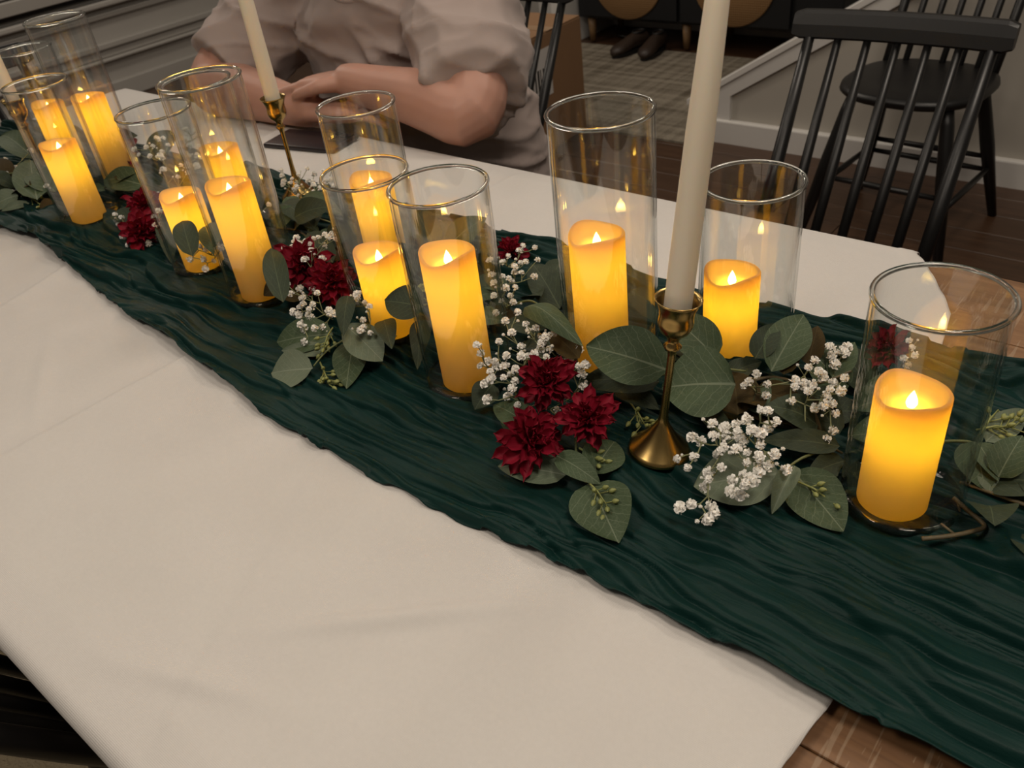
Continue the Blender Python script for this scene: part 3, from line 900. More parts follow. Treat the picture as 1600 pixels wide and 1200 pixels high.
# ------------------------------------------------------------------ leaves, sprigs
TOCAM = lambda p: (Vector((0, 0, CAMH)) - Vector(p)).normalized()
def leaf_mesh(B, T, w, mat, arch=0.12, cup=0.10, point=0.75, lean=0.6, wob=0.03, up=None):
    B = Vector(B); T = Vector(T)
    d = T - B; L = d.length; d.normalize()
    mid = (B + T) / 2
    nrm = up if up is not None else (Vector((0, 0, 1)) * (1 - lean) + TOCAM(mid) * lean)
    s = d.cross(nrm); s.normalize(); nrm = s.cross(d)
    nu, nv = 15, 9
    V = []; UV = []
    ph = random.random() * 6.28
    for i in range(nu):
        u = i / (nu - 1)
        ww = (math.sin(math.pi * (0.02 + 0.98 * u) ** point)) ** 0.72 if 0 < u < 1 else 0.03
        if u > 0.86: ww *= 1 - 0.18 * ((u - 0.86) / 0.14) ** 2
        for j in range(nv):
            v = -1 + 2 * j / (nv - 1)
            z = arch * L * math.sin(math.pi * u) + cup * w * ww * (abs(v) ** 1.4) + wob * w * math.sin(5.5 * u + ph + 2 * v) * abs(v)
            V.append(B + d * (L * u) + s * (0.5 * w * ww * v) + nrm * z)
            UV.append((u, 0.5 + 0.5 * v * ww))
    F = [(i * nv + j, i * nv + j + 1, (i + 1) * nv + j + 1, (i + 1) * nv + j) for i in range(nu - 1) for j in range(nv - 1)]
    for v in V:
        if v.z < 0.013: v.z = 0.013 + (0.013 - v.z) * 0.1
    return V, F, UV

def wpx(px, p): return px * dist(p) / FPX

def push_out(V, gap=0.0025):
    for v in V:
        for (vx, vy, vh) in ((q[0], q[1], q[2]) for q in VASES):
            dx, dy = v.x - vx, v.y - vy
            r = math.hypot(dx, dy)
            if r < VR + gap and v.z < vh + 0.01:
                k = (VR + gap) / max(r, 1e-4)
                v.x = vx + dx * k; v.y = vy + dy * k
    return V

def add_leaf(t, spec):
    bx, by, bz, tx, ty, tz, w, m = spec[:8]
    kw = spec[8] if len(spec) > 8 else {}
    best = None
    for dz in (0, .008, -.008, .016, -.016, .024, -.024, .032, .042, .052, .064):
        B = U(bx, by, max(.015, bz + dz)); T = U(tx, ty, max(.015, tz + dz))
        st = random.getstate()
        V, F, UV = leaf_mesh(B, T, wpx(w, (B + T) / 2), MT[m], **kw)
        random.setstate(st)
        V0 = [v.copy() for v in V]
        push_out(V)
        cost = max((a - b).length for a, b in zip(V, V0)) + .12 * abs(dz)
        if best is None or cost < best[0]: best = (cost, V, F, UV)
    cost, V, F, UV = best
    random.random()
    o0 = t.location
    obj('leaf', mesh('leaf', [v - o0 for v in V], F, MT[m], True, UV), t)

def seed_cluster(t, root, tip, n=12, spread=0.012, r=0.0024):
    root = Vector(root); tip = Vector(tip); o0 = t.location
    mb = MB()
    mid = root.lerp(tip, 0.5) + Vector((0, 0, 0.003))
    mb.add(tube([root - o0, mid - o0, tip - o0], [0.0010, 0.0009, 0.0006], 6))
    d = (tip - root).normalized()
    for k in range(n):
        f = 0.3 + 0.7 * (k + 0.5) / n
        p = root.lerp(tip, f)
        a = random.random() * 6.28
        _, s, u = frame_axes(d)
        q = p + (s * math.cos(a) + u * math.sin(a)) * spread * (0.5 + 0.6 * random.random()) + d * spread * 0.7
        q.z = max(q.z, 0.016)
        mb.add(tube([p - o0, q - o0], 0.0006, 5))
        e = (q - p).normalized()
        mb.add(tube([q - e * r - o0, q - e * r * 0.4 - o0, q + e * r * 0.5 - o0, q + e * r * 1.5 - o0, q + e * r * 2.0 - o0], [r * 0.35, r * 0.85, r * 0.95, r * 0.5, r * 0.1], 7))
    o = obj('seed_cluster', mb.me('seed_cluster', MT['seed']), t)
    o['kind'] = 'stuff'

def sprig(label, stem, leaves, seeds=(), stem_r=0.0016, name='eucalyptus_sprig', mat='stem'):
    pts = [U(*p) for p in stem]
    t = thing(name, label, 'foliage', pts[0], 0, 'green foliage sprigs along the runner')
    o0 = pts[0]
    cp = push_out(catmull(pts, 6), 0.004)
    obj('stem', mesh('stem', *tube([p - o0 for p in cp], [stem_r * (1 - 0.5 * i / len(cp)) for i in range(len(cp))], 8), MT[mat]), t)
    for s in leaves: add_leaf(t, s)
    for (a, b, n, sp) in seeds: seed_cluster(t, U(*a), U(*b), n, sp)
    return t

sprig('eucalyptus sprig with one round pale leaf lowest, left of centre', [(600, 520, .03), (555, 525, .035), (515, 545, .03), (490, 572, .022)], [
    (488, 576, .022, 424, 583, .016, 62, 'pale', dict(arch=.05, point=.9)),
    (520, 522, .030, 433, 535, .016, 60, 'leaf', dict(arch=.06, point=.9)),
    (512, 548, .020, 440, 548, .014, 26, 'pale', dict(arch=.05)),
    (553, 534, .022, 541, 607, .015, 54, 'leaf', dict(arch=.06, point=.9)),
    (540, 508, .050, 598, 564, .030, 58, 'pale', dict(arch=.05, point=1.1)),
    (544, 462, .062, 536, 525, .045, 30, 'dark', {}),
], [((500, 566, .022), (515, 602, .017), 14, .011), ((520, 512, .04), (505, 545, .03), 12, .010)])
sprig('dark leafy sprig between the two mid-table vases', [(705, 470, .04), (670, 475, .05), (650, 480, .055)], [
    (662, 480, .060, 601, 470, .062, 62, 'dark', dict(arch=.05)),
    (662, 500, .020, 652, 577, .015, 34, 'dark', {}),
    (600, 500, .020, 612, 545, .016, 34, 'dark', {}),
], [((640, 465, .07), (668, 452, .075), 8, .010)])
sprig('olive leaves tucked beside the tall vase before the person', [(455, 470, .02), (440, 450, .03), (430, 430, .04)], [
    (442, 472, .030, 424, 388, .050, 36, 'dark', {}),
    (450, 440, .022, 412, 462, .016, 34, 'brown', {}),
    (470, 470, .018, 440, 452, .020, 30, 'brown', {}),
])
sprig('large veined leaves around the brass holder, right of centre', [(1000, 610, .03), (1035, 585, .05), (1100, 575, .055), (1165, 580, .045)], [
    (1042, 578, .060, 916, 541, .075, 98, 'leaf', dict(arch=.06, cup=.14, point=.88)),
    (1149, 600, .058, 1034, 606, .050, 116, 'leaf', dict(arch=.07, cup=.12, point=.86)),
    (1120, 560, .045, 1040, 488, .075, 66, 'leaf', dict(arch=.08)),
    (1030, 596, .040, 905, 598, .035, 52, 'dark', {}),
    (960, 600, .030, 1030, 640, .020, 40, 'dark', {}),
    (1040, 500, .060, 985, 455, .062, 46, 'dark', {}),
    (1150, 625, .030, 1210, 640, .030, 26, 'pale', dict(arch=.04)),
    (1100, 640, .024, 1150, 700, .018, 34, 'dark', {}),
], [((985, 630, .025), (1010, 668, .022), 14, .012)], 0.002)
sprig('arching curled leaf beside the centre vase', [(790, 480, .035), (825, 470, .050), (845, 478, .06)], [
    (820, 480, .085, 911, 541, .088, 40, 'leaf', dict(arch=.22, cup=-.25)),
    (875, 482, .030, 832, 412, .045, 54, 'dark', dict(arch=.08)),
    (860, 440, .030, 880, 405, .035, 36, 'dark', {}),
    (905, 560, .045, 860, 520, .050, 40, 'brown', {}),
    (770, 600, .030, 742, 640, .018, 44, 'dark', {}),
])
sprig('eucalyptus sprig with a rounded leaf at the runner front under the red flowers', [(905, 650, .03), (900, 690, .03), (905, 725, .024), (930, 755, .020)], [
    (922, 756, .022, 966, 848, .016, 98, 'leaf', dict(arch=.04, point=.80)),
    (870, 712, .034, 938, 756, .026, 42, 'leaf', dict(arch=.10)),
    (925, 742, .024, 960, 690, .020, 66, 'leaf', dict(arch=.06, point=.9)),
    (884, 742, .020, 778, 728, .016, 52, 'pale', dict(arch=.07, cup=.2)),
    (830, 665, .030, 772, 632, .026, 46, 'leaf', dict(arch=.06)),
    (850, 690, .020, 782, 655, .018, 44, 'leaf', {}),
], [((918, 752, .026), (950, 792, .022), 12, .010), ((905, 700, .03), (935, 725, .022), 8, .009)])
sprig('upright brown and green leaves behind the loose white blossoms', [(1130, 610, .03), (1200, 590, .04), (1270, 600, .05), (1330, 580, .055)], [
    (1205, 580, .045, 1256, 492, .075, 66, 'leaf', dict(arch=.05, point=1.0)),
    (1225, 585, .050, 1240, 518, .072, 36, 'brown', dict(arch=.08)),
    (1262, 570, .050, 1278, 509, .070, 36, 'brown', dict(arch=.08)),
    (1180, 560, .035, 1215, 505, .055, 40, 'dark', {}),
    (1300, 590, .040, 1336, 535, .055, 38, 'leaf', dict(arch=.05)),
    (1130, 590, .030, 1190, 565, .040, 34, 'dark', {}),
    (1180, 610, .035, 1265, 640, .040, 44, 'brown', {}),
    (1220, 625, .030, 1285, 690, .022, 46, 'brown', {}),
    (1290, 615, .035, 1230, 640, .035, 40, 'brown', {}),
    (1310, 680, .020, 1260, 610, .034, 44, 'dark', {}),
    (1170, 640, .026, 1250, 660, .028, 34, 'brown', {}),
], [], 0.002, mat='twig')
sprig('pale wide leaf under the front white blossoms, with a curled small leaf', [(1300, 700, .025), (1255, 715, .028), (1225, 735, .025)], [
    (1218, 740, .028, 1084, 760, .017, 92, 'pale', dict(arch=.06, cup=.12, point=.88)),
    (1242, 728, .036, 1206, 803, .018, 32, 'pale', dict(arch=.14, cup=.5)),
    (1240, 738, .022, 1318, 830, .015, 82, 'leaf', dict(arch=.03, point=.88)),
    (1312, 697, .030, 1190, 688, .030, 38, 'dark', dict(arch=.10)),
    (1320, 720, .020, 1260, 745, .016, 40, 'dark', {}),
], [((1245, 752, .024), (1300, 785, .020), 16, .010)])
sprig('eucalyptus sprig right of the rightmost vase, cut by the picture edge', [(1470, 690, .02), (1510, 690, .03), (1550, 700, .03), (1620, 712, .03)], [
    (1522, 690, .032, 1540, 768, .018, 60, 'leaf', dict(arch=.06)),
    (1528, 692, .034, 1560, 752, .026, 30, 'leaf', {}),
    (1552, 712, .030, 1615, 790, .017, 78, 'pale', dict(arch=.04)),
    (1540, 690, .028, 1602, 640, .032, 40, 'pale', dict(arch=.04)),
    (1620, 700, .03, 1660, 640, .03, 50, 'leaf', {}),
], [((1525, 672, .034), (1585, 668, .034), 12, .012), ((1545, 710, .03), (1606, 705, .032), 9, .012), ((1530, 680, .034), (1560, 640, .036), 8, .010)])
sprig('dark leaves between the tall left-middle vase and the short vase', [(430, 330, .03), (470, 335, .04), (510, 345, .045), (550, 360, .05)], [
    (460, 340, .045, 522, 322, .060, 40, 'dark', {}),
    (470, 312, .040, 535, 335, .050, 34, 'leaf', dict(arch=.08)),
    (440, 318, .040, 500, 365, .030, 34, 'dark', {}),
    (510, 380, .030, 555, 362, .050, 42, 'dark', {}),
    (585, 395, .030, 540, 350, .055, 46, 'dark', {}),
    (600, 375, .040, 655, 355, .055, 46, 'leaf', {}),
    (520, 410, .030, 480, 365, .040, 36, 'dark', {}),
])
sprig('leaves seen through the centre vase', [(640, 420, .03), (690, 400, .04), (745, 390, .05)], [
    (680, 390, .050, 650, 330, .070, 46, 'dark', {}),
    (700, 385, .050, 760, 340, .075, 44, 'leaf', {}),
    (720, 400, .040, 690, 345, .070, 40, 'dark', {}),
    (650, 430, .030, 620, 380, .055, 40, 'dark', {}),
])
sprig('leaves behind the left red flowers', [(150, 300, .02), (190, 280, .035), (235, 270, .04)], [
    (226, 290, .045, 162, 282, .045, 40, 'leaf', dict(arch=.10)),
    (150, 228, .035, 215, 212, .050, 34, 'dark', {}),
    (240, 250, .030, 268, 205, .050, 34, 'dark', {}),
    (265, 345, .020, 268, 412, .015, 34, 'dark', {}),
    (215, 330, .030, 250, 300, .040, 34, 'dark', {}),
])
sprig('round grey leaf in front of the short left-middle candle', [(355, 440, .02), (345, 410, .03)], [
    (352, 402, .040, 322, 350, .050, 42, 'leaf', dict(arch=.06, point=.9)),
    (300, 400, .020, 285, 345, .035, 34, 'dark', {}),
    (372, 300, .045, 345, 255, .060, 32, 'leaf', {}),
    (405, 320, .040, 385, 262, .055, 32, 'dark', {}),
])
sprig('foliage at the left picture edge', [(-20, 280, .03), (30, 270, .045), (75, 285, .03)], [
    (52, 246, .055, 2, 212, .062, 36, 'leaf', dict(arch=.08)),
    (58, 312, .030, 48, 250, .048, 48, 'leaf', dict(arch=.05)),
    (86, 300, .030, 52, 268, .042, 42, 'leaf', {}),
    (28, 305, .030, -12, 325, .016, 28, 'pale', {}),
    (46, 318, .020, 2, 330, .014, 12, 'pale', {}),
    (20, 290, .028, -20, 260, .035, 40, 'brown', {}),
    (88, 318, .016, 62, 330, .014, 22, 'brown', {}),
], [((40, 305, .028), (66, 322, .018), 9, .012)])
# bare twig under the rightmost vase
tw = catmull([U(1490, 778, .026), U(1515, 800, .025), U(1538, 822, .023), U(1512, 832, .024), U(1480, 838, .024), U(1440, 842, .022)], 6)
t0 = tw[0].copy()
tq = thing('bare_twig', 'bent bare twig poking out under the rightmost vase', 'twig', t0)
obj('stem', mesh('stem', *tube([p - t0 for p in tw], 0.0018, 8), MT['twig']), tq)
obj('side_shoot', mesh('side_shoot', *tube([U(1490, 834, .024) - t0, U(1470, 818, .027) - t0], [0.0013, 0.0008], 6), MT['twig']), tq)
obj('side_shoot', mesh('side_shoot', *tube([U(1497, 785, .0255) - t0, U(1500, 800, .022) - t0], [0.0012, 0.0009], 6), MT['twig']), tq)

# filler leaves of the garland, between and behind the vases
def clear_of_vases(p, m=0.012):
    return all(math.hypot(p.x - v[0], p.y - v[1]) > VR + m for v in VASES)
FILL = [(-1.62, .50, 'low dark leaves at the far left end of the garland'), (-1.44, .58, 'low dark leaves between the two front left vases and the tall one'),
        (-1.20, .58, 'low dark leaves right of the front left vases'), (-0.98, .63, 'low dark leaves between the left-middle vases'),
        (-0.86, .58, 'low dark leaves right of the tall vase before the person'), (-0.70, .62, 'low dark leaves behind the short mid-table vase'),
        (-0.60, .59, 'low dark leaves behind the centre vase'), (-0.47, .57, 'low dark leaves left of the tall right-hand vase'),
        (-0.35, .60, 'low dark leaves behind the brass holder'), (-0.22, .58, 'low dark leaves left of the rightmost vase'),
        (-0.17, .64, 'low dark leaves at the back, left of the rightmost vase'), (-0.03, .58, 'low dark leaves right of the rightmost vase')]
for (cx, cy, lb) in FILL:
    c = Vector((cx, cy, 0.016))
    t = thing('greenery_sprig', lb, 'foliage', c, 0, 'green foliage sprigs along the runner')
    obj('stem', mesh('stem', *tube([(-.05, random.uniform(-.01, .01), 0), (0, 0, .006), (.05, random.uniform(-.01, .01), 0)], [.0015, .0017, .001], 6), MT['twig']), t)
    k = 0; tries = 0
    while k < 8 and tries < 200:
        tries += 1
        B = c + Vector((random.gauss(0, .035), random.gauss(0, .022), random.uniform(0, .016)))
        a = random.random() * 6.28
        L = random.uniform(.035, .055)
        T = B + Vector((math.cos(a) * L, math.sin(a) * L * 0.8, random.uniform(-.004, .030)))
        if T.z < .015: T.z = .015
        if not all(clear_of_vases(q) for q in (B, (B + T) / 2, T)) or B.y < .485 or T.y < .47: continue
        if any(math.hypot(q.x - hx, q.y - hy) < .036 for q in (B, (B + T) / 2, T) for hx, hy in ((-.305, .496), (-1.098, .727), (-1.665, .56))): continue
        m = random.choice(['dark', 'dark', 'leaf', 'brown', 'dark'])
        V, F, UV = leaf_mesh(B, T, L * random.uniform(.6, .85), MT[m], lean=.3)
        obj('leaf', mesh('leaf', [v - c for v in V], F, MT[m], True, UV), t)
        k += 1

# ------------------------------------------------------------------ burgundy chrysanthemums
def petal_mesh():
    nu, nv = 7, 5
    V = []
    for i in range(nu):
        u = i / (nu - 1)
        w = 0.37 * (0.35 + 0.65 * math.sin(math.pi * min(1, 0.12 + u * 0.62))) * (1 if u < .8 else 1 - 0.75 * ((u - .8) / .2) ** 1.3)
        for j in range(nv):
            v = -1 + 2 * j / (nv - 1)
            tip = 0.06 * (1 - abs(v)) if u == 1 else 0
            V.append((v * w * 0.5, u + tip - 0.05 * abs(v) * (u > .9), 0.16 * math.sin(u * 1.9) * u + 0.11 * v * v * (0.4 + u) - 0.06 * u * u))
    F = [(i * nv + j, i * nv + j + 1, (i + 1) * nv + j + 1, (i + 1) * nv + j) for i in range(nu - 1) for j in range(nv - 1)]
    return mesh('petal', V, F, MT['petal'])
PETAL = petal_mesh()
V_, F_ = lathe([(0, -.45), (.2, -.42), (.34, -.25), (.36, 0), (.26, .2), (.12, .28), (0, .3)], 20)
CORE = mesh('core', V_, F_, MT['core'])
def flower(px, py, z, rpx, tilt, label):
    c = U(px, py, z)
    r = wpx(rpx, c)
    ax = (Vector((0, 0, 1)) * (1 - tilt) + TOCAM(c) * tilt + Vector((random.uniform(-.25, .25), random.uniform(-.2, .2), 0))).normalized()
    q = Vector((0, 0, 1)).rotation_difference(ax).to_matrix().to_4x4()
    t = thing('chrysanthemum', label, 'flower', c, 0, 'burgundy chrysanthemums')
    o = obj('core', CORE, t); o.matrix_local = q @ Matrix.Scale(r * .55, 4)
    k = 0
    for n, el, ln, zz in ((10, -16, 1.05, -.10), (11, 6, 1.08, -.02), (12, 26, .95, .04), (11, 44, .80, .08), (9, 60, .66, .10), (6, 76, .5, .10)):
        a0 = random.random() * 6.28
        for i in range(n):
            a = a0 + 2 * math.pi * i / n + random.gauss(0, .09)
            e = R_(el + random.gauss(0, 7)); L = r * ln * random.uniform(.78, 1.18)
            m = q @ Matrix.Translation((0, 0, zz * r)) @ Matrix.Rotation(a, 4, 'Z') @ Matrix.Rotation(e, 4, 'X') @ Matrix.Rotation(random.gauss(0, .25), 4, 'Y') @ Matrix.Diagonal((L * random.uniform(.85, 1.15), L, L, 1))
            p = obj('petal', PETAL, t); p.matrix_local = m
    # short green calyx and stem under the head
    b = -ax * r * .5
    g = Vector((b.x * 1.3, b.y * 1.3 + 0.01, max(-c.z + .016, -r)))
    obj('stem', mesh('stem', *tube([(0, 0, 0), b, g], [.0022, .0018, .0016], 8), MT['stem']), t)
flower(855, 598, .068, 44, .75, 'upper burgundy chrysanthemum of the front three, below white blossoms')
flower(920, 656, .052, 45, .55, 'right burgundy chrysanthemum of the front three, left of the brass base')
flower(830, 690, .040, 52, .65, 'lowest burgundy chrysanthemum of the front three, nearest the runner edge')
flower(474, 413, .062, 40, .6, 'left burgundy chrysanthemum of the pair left of the short vase')
flower(520, 442, .050, 38, .5, 'right burgundy chrysanthemum of the pair left of the short vase')
flower(800, 394, .030, 24, .5, 'burgundy chrysanthemum at the back runner edge right of the centre vase')
flower(187, 238, .050, 26, .6, 'burgundy chrysanthemum at the back left, between vases')
flower(226, 322, .052, 26, .6, 'upper burgundy chrysanthemum left of the left-middle vases')
flower(222, 362, .034, 29, .7, 'lower burgundy chrysanthemum left of the left-middle vases')
flower(1388, 545, .050, 30, .5, 'burgundy chrysanthemum seen behind the rightmost vase')

# ------------------------------------------------------------------ baby's breath
def blossom_mesh(seed):
    rnd = random.Random(seed)
    mb = MB()
    n = 26
    for k in range(n):
        # points over the upper two thirds of a ball
        zc = 1 - 1.55 * (k + .5) / n
        a = k * 2.39996 + rnd.uniform(-.25, .25)
        rr = math.sqrt(max(0, 1 - zc * zc))
        d = Vector((rr * math.cos(a), rr * math.sin(a), zc))
        _, s, u = frame_axes(d, Vector((rnd.uniform(-1, 1), rnd.uniform(-1, 1), rnd.uniform(-1, 1))))
        p0 = d * .40; w = rnd.uniform(.50, .72); L = rnd.uniform(.74, 1.0)
        tip = d * L + u * rnd.uniform(-.18, .18)
        mb.add(([p0 - s * .08, p0 + s * .08, d * .72 * L + s * w * .5 + u * rnd.uniform(-.1, .1), tip + s * w * .38, tip - s * w * .38, d * .72 * L - s * w * .5 + u * rnd.uniform(-.1, .1)], [(0, 1, 2, 5), (5, 2, 3, 4)]))
    mb.add(lathe([(0, -.75), (.16, -.6), (.30, -.25), (.42, .05), (.34, .35), (0, .5)], 8))
    return mb.me('blossom', MT['breath'], False)
BLOS = [blossom_mesh(s) for s in range(4)]
def breath(label, root, pts, z0, z1, r=.0046, jit=.006):
    rt = U(*root)
    t = thing('gypsophila_sprig', label, 'flower', rt, 0, "sprigs of tiny white blossoms")
    ys = [p[1] for p in pts]; lo, hi = min(ys), max(ys)
    P3 = []
    for (x, y) in pts:
        f = (hi - y) / max(1, hi - lo)
        z = max(.017, z0 + (z1 - z0) * f + random.uniform(-jit, jit))
        p = U(x, y, z)
        if not clear_of_vases(p, .004):
            for dz in (.01, .02, .03, -.01, .04, .05, .06, -.02):
                q = U(x, y, max(.017, z + dz))
                if clear_of_vases(q, .004): p = q; break
            else: continue
        P3.append(p)
    nodes = [Vector((0, 0, 0))]
    mb = MB()
    P3.sort(key=lambda p: (p - rt).length)
    for p in P3:
        q = p - rt
        par = min(nodes, key=lambda n_: (n_ - q).length + .35 * n_.length)
        k1 = par.lerp(q, .55) + Vector((random.uniform(-.003, .003), random.uniform(-.003, .003), -.002))
        mb.add(tube([par, k1, q], [.00075, .0006, .00045], 5))
        nodes.append(k1)
        o = obj('blossom', random.choice(BLOS), t, q)
        d = (q - k1).normalized()
        o.rotation_mode = 'QUATERNION'
        o.rotation_quaternion = Vector((0, 0, 1)).rotation_difference((d + Vector((0, 0, .5)) + TOCAM(p) * .6).normalized())
        s = r * random.uniform(.82, 1.35); o.scale = (s, s, s * random.uniform(.8, 1))
        if random.random() < .4:          # a closed bud beside it
            bq = q + Vector((random.uniform(-.01, .01), random.uniform(-.01, .01), random.uniform(-.004, .006)))
            mb.add(tube([k1, bq], .0004, 4))
            bo = obj('bud', BLOS[0], t, bq, None, (s * .36,) * 3)
    obj('stem', mb.me('stem', MT['breath_stem']), t)
def L_(s): return [tuple(map(float, q.split(','))) for q in s.split()]
breath('white blossom sprig above the front three burgundy flowers', (860, 640, .02), L_('809,488 790,502 800,520 822,506 826,517 837,513 780,534 815,541 847,536 844,546 859,546 792,556 815,557 825,556 835,552 877,550 904,545 890,561 854,558 762,565 774,565 751,571 789,572 806,577 766,581 787,590 805,595 759,599 800,607 825,615 761,624 809,633 794,619 905,572 915,570 909,585 912,604 751,552 745,539 865,521 854,526 844,525 870,640 775,572 797,585 768,592'), .035, .10)
breath('small white blossom sprig at the back between centre and tall vases', (800, 500, .02), L_('817,384 836,387 812,392 794,400 840,406 822,409 814,411 804,417 805,426 815,426 835,432 795,435 800,440 785,432 790,450 805,449 802,472 786,410 766,406 769,429 771,442 772,462 775,489 798,462 783,470'), .04, .075, .0042)
breath('white blossom sprig around the pair of burgundy flowers', (520, 500, .02), L_('463,372 444,388 456,386 467,381 477,377 485,381 490,373 498,371 507,366 513,371 524,374 507,383 487,391 504,404 477,405 439,412 429,429 436,436 449,445 469,451 489,452 496,458 473,466 455,459 489,476 474,475 469,480 483,483 458,487 467,492 482,492 486,497 469,507 476,514 492,513 504,511 475,534 522,490 514,486 461,377 519,366'), .030, .085, .0046)
breath('thin white blossom spray in front of the short mid-table vase', (620, 525, .03), L_('533,478 541,476 550,474 558,460 558,468 570,473 577,479 567,500 568,511 563,516 579,520'), .055, .08, .0042, .002)
breath('white blossom sprig spread over loose stems behind the pale leaf', (1170, 610, .02), L_('1182,584 1170,596 1162,602 1199,600 1197,617 1242,604 1242,595 1264,574 1273,563 1264,611 1269,601 1285,587 1302,598 1320,591 1291,619 1301,631 1306,646 1273,638 1302,672 1291,685 1238,626 1315,611 1288,634 1255,680 1280,581 1256,600 1297,608'), .035, .075, .0046)
breath('small white blossom cluster left of the rightmost vase rim', (1290, 590, .03), L_('1297,543 1308,551 1320,551 1324,542 1299,557 1305,569 1318,566'), .05, .06, .0046)
breath('white blossom sprig lying over the pale front leaf', (1210, 680, .02), L_('1189,641 1200,642 1168,656 1113,662 1151,662 1213,658 1202,667 1133,668 1114,681 1132,679 1152,674 1176,673 1188,677 1155,682 1161,690 1189,695 1082,683 1131,698 1120,710 1150,702 1168,707 1085,714 1186,713 1210,709 1167,722 1058,717 1075,731 1200,728 1186,725 1185,737 1229,734 1127,730 1107,739 1108,749 1101,761 1144,750 1162,742 1176,751 1165,757 1142,768 1156,773 1111,790 1081,788 1063,793 1116,802 1107,812 1095,690 1170,745 1126,704'), .036, .070, .0047)
breath('white blossoms around the left burgundy flowers', (205, 380, .018), L_('180,335 190,340 186,350 196,352 200,362 192,370 205,372 200,383 212,386 245,352 240,362 250,372 183,344 240,340 248,330 232,380'), .022, .045, .005)
def scatter(x0, x1, y0, y1, n): return [(random.uniform(x0, x1), random.uniform(y0, y1)) for _ in range(n)]
breath('white blossoms seen through the left-middle vases', (270, 310, .02), scatter(205, 262, 215, 245, 12) + scatter(245, 300, 200, 330, 22) + scatter(288, 318, 195, 260, 10), .035, .085, .005)
breath('white blossom sprig at the back beside the brass holder near the phone', (480, 330, .02), scatter(440, 520, 262, 312, 30), .03, .055, .0044)
breath('white blossoms at the left picture edge', (30, 300, .02), [(5, 260), (12, 272), (4, 285), (20, 300), (62, 275), (68, 282), (73, 292), (40, 222), (8, 250), (25, 262), (48, 235)], .03, .06, .005)
breath('loose white blossoms before the short left-middle candle', (330, 410, .02), [(301, 388), (313, 385), (322, 390), (332, 372), (338, 380), (345, 388), (318, 405), (334, 408), (321, 420), (298, 406), (420, 320)], .05, .06, .0042)
breath('white blossoms seen through the rightmost vase', (1400, 600, .02), [(1421, 532), (1425, 543), (1430, 555), (1418, 570), (1412, 560)], .05, .07, .0042)

# ------------------------------------------------------------------ phone
P0 = Vector((-1.285, 0.905, 0.0066))
ph = thing('smartphone', 'black smartphone lying face down by the person\'s arms', 'phone', P0, R_(12))
obj('body', box_me('body', (-0.082, -0.039, 0.0), (0.082, 0.039, 0.009), MT['phone'], 0.0035, 3, True), ph)
cm = obj('camera_bump', box_me('camera_bump', (0.038, -0.004, 0.0085), (0.076, 0.034, 0.0115), MT['phone'], 0.0012, 2, True), ph)
V_, F_ = lathe([(0, 0), (.0075, 0), (.0075, .0018), (.006, .002), (0, .0012)], 20)
LENS = mesh('lens', V_, F_, MT['lens'])
for (x, y) in ((.048, .025), (.048, .006), (.066, .0155)): obj('lens', LENS, cm, (x, y, .0114))

# ------------------------------------------------------------------ seated person
def smesh(name, parts, voxel, mat, smooth_it=6, wrinkle=None):
    mb = MB()
    for p in parts: mb.add(p)
    me = mesh(name + '_raw', mb.V, mb.F)
    bm = bmesh.new(); bm.from_mesh(me); bmesh.ops.recalc_face_normals(bm, faces=bm.faces); bm.to_mesh(me); bm.free()
    o = bpy.data.objects.new(name + '_tmp', me); COL.objects.link(o)
    rm = o.modifiers.new('r', 'REMESH'); rm.mode = 'VOXEL'; rm.voxel_size = voxel
    sm = o.modifiers.new('s', 'SMOOTH'); sm.iterations = smooth_it; sm.factor = 0.5
    dg = bpy.context.evaluated_depsgraph_get()
    out = bpy.data.meshes.new_from_object(o.evaluated_get(dg))
    bpy.data.objects.remove(o); bpy.data.meshes.remove(me)
    n = len(out.vertices)
    co = np.empty(n * 3); out.vertices.foreach_get('co', co); co = co.reshape(-1, 3)
    if wrinkle is not None:
        no = np.empty(n * 3, dtype=np.float32); out.vertices.foreach_get('normal', no); no = no.reshape(-1, 3)
        co = co + no * wrinkle(co)[:, None]
        out.vertices.foreach_set('co', co.ravel())
    out.polygons.foreach_set('use_smooth', [True] * len(out.polygons))
    out.materials.clear(); out.materials.append(mat); out.name = name
    out.update()
    return out
def loft(secs, n=28):
    """secs: (cx, cy, cz, rx, ry) level rings"""
    V = []; F = []
    for (cx, cy, cz, rx, ry) in secs:
        for k in range(n):
            a = 2 * math.pi * k / n
            V.append((cx + rx * math.cos(a), cy + ry * math.sin(a), cz))
    for i in range(len(secs) - 1):
        for k in range(n): F.append((i * n + k, i * n + (k + 1) % n, (i + 1) * n + (k + 1) % n, (i + 1) * n + k))
    F.append(tuple(range(n))[::-1]); F.append(tuple((len(secs) - 1) * n + k for k in range(n)))
    return V, F
def rtube(pts, rad, n=18):
    cp = catmull(pts, 5); rr = np.interp(np.linspace(0, len(pts) - 1, len(cp)), range(len(pts)), rad)
    # rounded ends
    d0 = (cp[0] - cp[1]).normalized(); d1 = (cp[-1] - cp[-2]).normalized()
    cp = [cp[0] + d0 * rr[0] * .85, cp[0] + d0 * rr[0] * .5] + cp + [cp[-1] + d1 * rr[-1] * .5, cp[-1] + d1 * rr[-1] * .85]
    rr = [rr[0] * .45, rr[0] * .85] + list(rr) + [rr[-1] * .85, rr[-1] * .45]
    return tube(cp, rr, n)
def ell(c, r, n=20):
    V, F = lathe([(math.sin(math.pi * k / 14) if 0 < k < 14 else 0.02, -math.cos(math.pi * k / 14)) for k in range(15)], n)
    return [(c[0] + x * r[0], c[1] + y * r[1], c[2] + z * r[2]) for x, y, z in V], F

